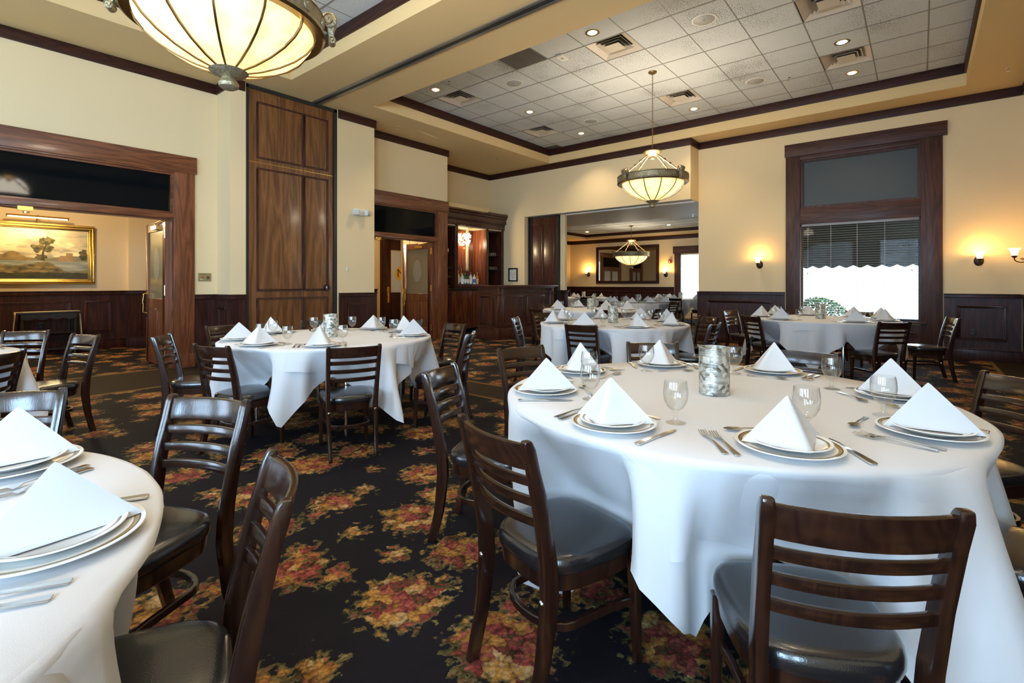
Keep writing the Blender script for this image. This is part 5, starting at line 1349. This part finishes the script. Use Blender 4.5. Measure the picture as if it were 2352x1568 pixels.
def setting(key, tname, cx, cy, ang, r, word, full, nrot, rnd, z=ZTOP + .002):
    a = math.radians(ang); px, py = cx + r * math.cos(a), cy + r * math.sin(a)
    face = a + pi; rz = face - pi / 2 + rnd.uniform(-.05, .05)
    def loc(x, y): 
        c, s_ = math.cos(rz), math.sin(rz); return (px + x * c - y * s_, py + x * s_ + y * c)
    w = '%s of the %s' % (word, tname)
    o = link('charger_plate', plate_me, None, (px, py, z - .003), rz); tag(o, 'large gold rimmed plate at the ' + w, 'plate', 'charger plates')
    q = loc(rnd.uniform(-.006, .006), rnd.uniform(-.006, .006))
    nr_ = nrot if nrot is not None else rnd.choice((('f', .1), ('f', -.25), ('r', .25), ('r', -.3), ('r', .8), ('f', .4), ('r', -.75)))
    vr = math.atan2(py, px) + (pi / 2 if nr_[0] == 'r' else -pi / 2) + nr_[1]
    o = link('salad_plate', plate2_me, None, (q[0], q[1], z + .0075), rz); tag(o, 'small stacked plate at the ' + w, 'plate', 'salad plates')
    o = link('folded_napkin', nap_me[rnd.randrange(5)], None, (q[0], q[1], z + .0165), vr)
    tag(o, 'white folded napkin at the ' + w, 'napkin', 'folded napkins')
    g = loc(.135 + rnd.uniform(-.012, .012), .175 + rnd.uniform(-.015, .02))
    o = link('water_goblet', gob_me, None, (g[0], g[1], z), 0); tag(o, 'clear footed water goblet at the ' + w, 'glass', 'water goblets')
    if full >= 1:
        for k, x in ((0, -.172), (1, -.205)):
            g = loc(x + rnd.uniform(-.004, .004), .03 + k * .012)
            o = link('fork', fork_me, None, (g[0], g[1], z), rz + rnd.uniform(-.05, .05)); tag(o, '%s steel fork at the %s' % (('inner', 'outer')[k], w), 'fork', 'forks')
        g = loc(.168, .0); o = link('knife', knife_me, None, (g[0], g[1], z), rz + rnd.uniform(-.05, .05)); tag(o, 'steel knife at the ' + w, 'knife', 'knives')
    if full >= 2:
        g = loc(-.03, .185); o = link('spoon', spoon_me, None, (g[0], g[1], z), rz - pi / 2 * .95 + pi + rnd.uniform(-.06, .06)); tag(o, 'steel dessert spoon at the ' + w, 'spoon', 'spoons')
# chairs: (where the backrest top stands, table, label)
CH = [
 ('T1', (1.18, .08), 'nearest chair at lower right, its ladder back toward the camera'),
 ('T1', (1.11, 1.01), 'chair in the middle foreground with a full view of its black seat'),
 ('T1', (1.74, 1.93), 'chair behind the middle foreground chair, seen from its side'),
 ('T1', (2.70, 2.15), 'chair beyond the front table at left, with a bluish shine on its back'),
 ('T1', (3.55, 1.56), 'chair beyond the front table, behind the goblet and standing napkin'),
 ('T1', (3.72, .58), 'chair beyond the front table right of the mercury glass holder'),
 ('T1', (3.30, -.38), 'chair at the right picture edge with its crest rail showing'),
 ('T1', (2.14, -.62), 'chair at the lower right picture edge with only its seat showing'),
 ('T2', (2.0, 3.07), 'chair in front of the table by the oak partition, back to the camera'),
 ('T2', (1.36, 3.90), 'chair at the left front of the table by the oak partition'),
 ('T2', (1.36, 4.98), 'chair left of the table by the oak partition, seen edge on'),
 ('T2', (2.12, 5.72), 'chair at the far left of the table by the oak partition'),
 ('T2', (3.18, 5.70), 'chair behind the table by the oak partition, below the tall panels'),
 ('T2', (3.92, 4.86), 'chair at the far right of the table by the oak partition, before the doorway'),
 ('T2', (3.88, 3.98), 'chair right of the table by the oak partition, the farther of the pair'),
 ('T2', (3.22, 3.10), 'chair right of the table by the oak partition, the nearer of the pair'),
 ('T5', (.75, 2.11), 'glossy chair standing alone in the left foreground, its back to the carpet aisle'),
 ('T5', (.56, 1.14), 'chair at the bottom left with a large blue lit seat'),
 ('T5', (.27, 2.86), 'chair with a bright crest rail behind the left foreground napkin'),
 ('T6', (.40, 4.52), 'chair before the table at the left picture edge, back to the camera'),
 ('T6', (.72, 6.45), 'chair beyond the table at the left picture edge, facing the camera'),
 ('T6', (1.0, 5.58), 'chair right of the table at the left picture edge, seen edge on'),
 ('T3', (4.60, 2.83), 'chair in front of the middle table, back to the camera'),
 ('T3', (5.04, 4.11), 'chair left of the middle table before the bar, seen edge on'),
 ('T3', (6.20, 4.50), 'chair at the far left of the middle table before the bar'),
 ('T3', (6.84, 2.19), 'chair right of the middle table, the farther of the pair'),
 ('T3', (5.65, 1.73), 'chair right of the middle table, the nearer of the pair'),
 ('T3', (7.05, 3.45), 'chair beyond the middle table, facing the camera'),
 ('T4', (8.72, 2.48), 'chair left of the window table with daylight on its slats'),
 ('T4', (7.33, 1.82), 'chair at the left front of the window table, back to the camera'),
 ('T4', (7.16, .22), 'dark chair at the right front of the window table, back to the camera'),
 ('T4', (8.60, -.34), 'chair right of the window table, seen from its side'),
 ('T4', (9.60, 1.9), 'chair at the far left of the window table, below the sill'),
 ('T4', (9.65, .75), 'chair beyond the window table against the bright pane'),
 ('T7', (7.12, 5.33), 'chair left front of the table beside the bar'),
 ('T7', (7.55, 4.13), 'chair in front of the table beside the bar, back to the camera'),
 ('T7', (8.75, 6.3), 'small looking chair at the far left of the table beside the bar'),
 ('T7', (8.55, 3.62), 'chair right of the table beside the bar'),
 ('T8', (12.05, 7.1), 'chair left of the nearest far room table'),
 ('T8', (11.25, 6.25), 'chair in front of the nearest far room table, back to the camera'),
 ('T8', (12.15, 4.72), 'chair right front of the nearest far room table, back to the camera'),
 ('T9', (14.6, 8.75), 'chair in front of the left far room table, back to the camera'),
 ('T9', (14.45, 10.0), 'chair at the left of the left far room table beside the pocket wall'),
 ('T10', (15.05, 5.85), 'chair in front of the far room window table, slats against the cloth'),
 ('T10', (15.6, 5.1), 'chair right of the far room window table beside the wall end'),
]
def seats_of(key):
    out = []; cx, cy = TABLES[key]['c']
    for k2, (x, y), lb in CH:
        if k2 != key: continue
        an = math.atan2(cy - y, cx - x); out.append((x + .30 * math.cos(an) - cx, y + .30 * math.sin(an) - cy, an))
    return out
NAP1 = {0: ('f', .15), 1: ('r', -.75), 2: ('r', .55), 3: ('r', -.6), 4: ('f', -.1), 5: ('f', .15), 6: ('r', .62), 7: ('r', -.3)}
def word_for(cx, cy, ang):
    a = math.radians(ang); dx, dy = math.cos(a), math.sin(a)
    v = Vector((cx, cy)).normalized(); fwd = dx * v.x + dy * v.y; rgt = dx * v.y - dy * v.x
    t_ = math.degrees(math.atan2(rgt, fwd)) % 360
    return t_
W8 = ['far setting', 'far right setting', 'right setting', 'near right setting', 'near setting', 'near left setting', 'left setting', 'far left setting']
for key, T in TABLES.items():
    cx, cy = T['c']; rnd = random.Random(hash(key) % 1 + int(key[1:]) * 13)
    table('round_table', 'round folding banquet table under the white cloths, the ' + T['n'], 'table', (cx, cy, 0), 'round banquet tables', math.radians(T['rot'] + 20))
    r0 = math.radians(T['rot'])
    o = link('tablecloth', cloth_mesh('tablecloth', r0 + pi / 4 + pi / 4, T.get('sl', 2.12), ZTOP - .004, .26, int(key[1:]) * 7, RT, seats_of(key), .012), None, (cx, cy, 0)); tag(o, 'white under cloth with long hanging points on the ' + T['n'], 'tablecloth', 'white under cloths')
    o = link('tablecloth', cloth_mesh('tablecloth', r0 + pi / 4, T.get('su', 2.16), ZTOP, .24, int(key[1:]) * 11 + 2, RT + .006, seats_of(key)), None, (cx, cy, 0)); tag(o, 'white top cloth spread over the ' + T['n'], 'tablecloth', 'white top cloths')
    v = thing('candle_vase', 'silvery mercury glass candle holder in the middle of the ' + T['n'], 'vase', (cx, cy, ZTOP + .001), rnd.uniform(0, 6), 'mercury glass holders')
    if key not in ('T5', 'T6'): link('glass_wall', vase_me, v); link('candle', candle_me, v)
    else:
        bpy.data.objects.remove(v)
    order = sorted(range(len(T['S'])), key=lambda i: word_for(cx, cy, T['S'][i]))
    used = {}
    for i in range(len(T['S'])):
        ang = T['S'][i]; k = int(((word_for(cx, cy, ang) + 22.5) % 360) // 45)
        while k in used and len(used) < 8: k = (k + 1) % 8
        used[k] = 1
        nr = NAP1.get(i) if key == 'T1' else ({0: ('f', .1), 1: ('f', .2)}.get(i) if key == 'T5' else None)
        full = 2 if key in ('T1', 'T2', 'T3', 'T5') else (1 if key in ('T4', 'T6', 'T7') else 0)
        setting(key, T['n'], cx, cy, ang, .745, W8[k], full, nr, rnd)
for key, (x, y), label in CH:
    cx, cy = TABLES[key]['c']; off = 0
    chair(x, y, math.atan2(cy - y, cx - x) + off, 'dark wood ' + label if len(label.split()) < 15 else label, 'ladder back dining chairs')
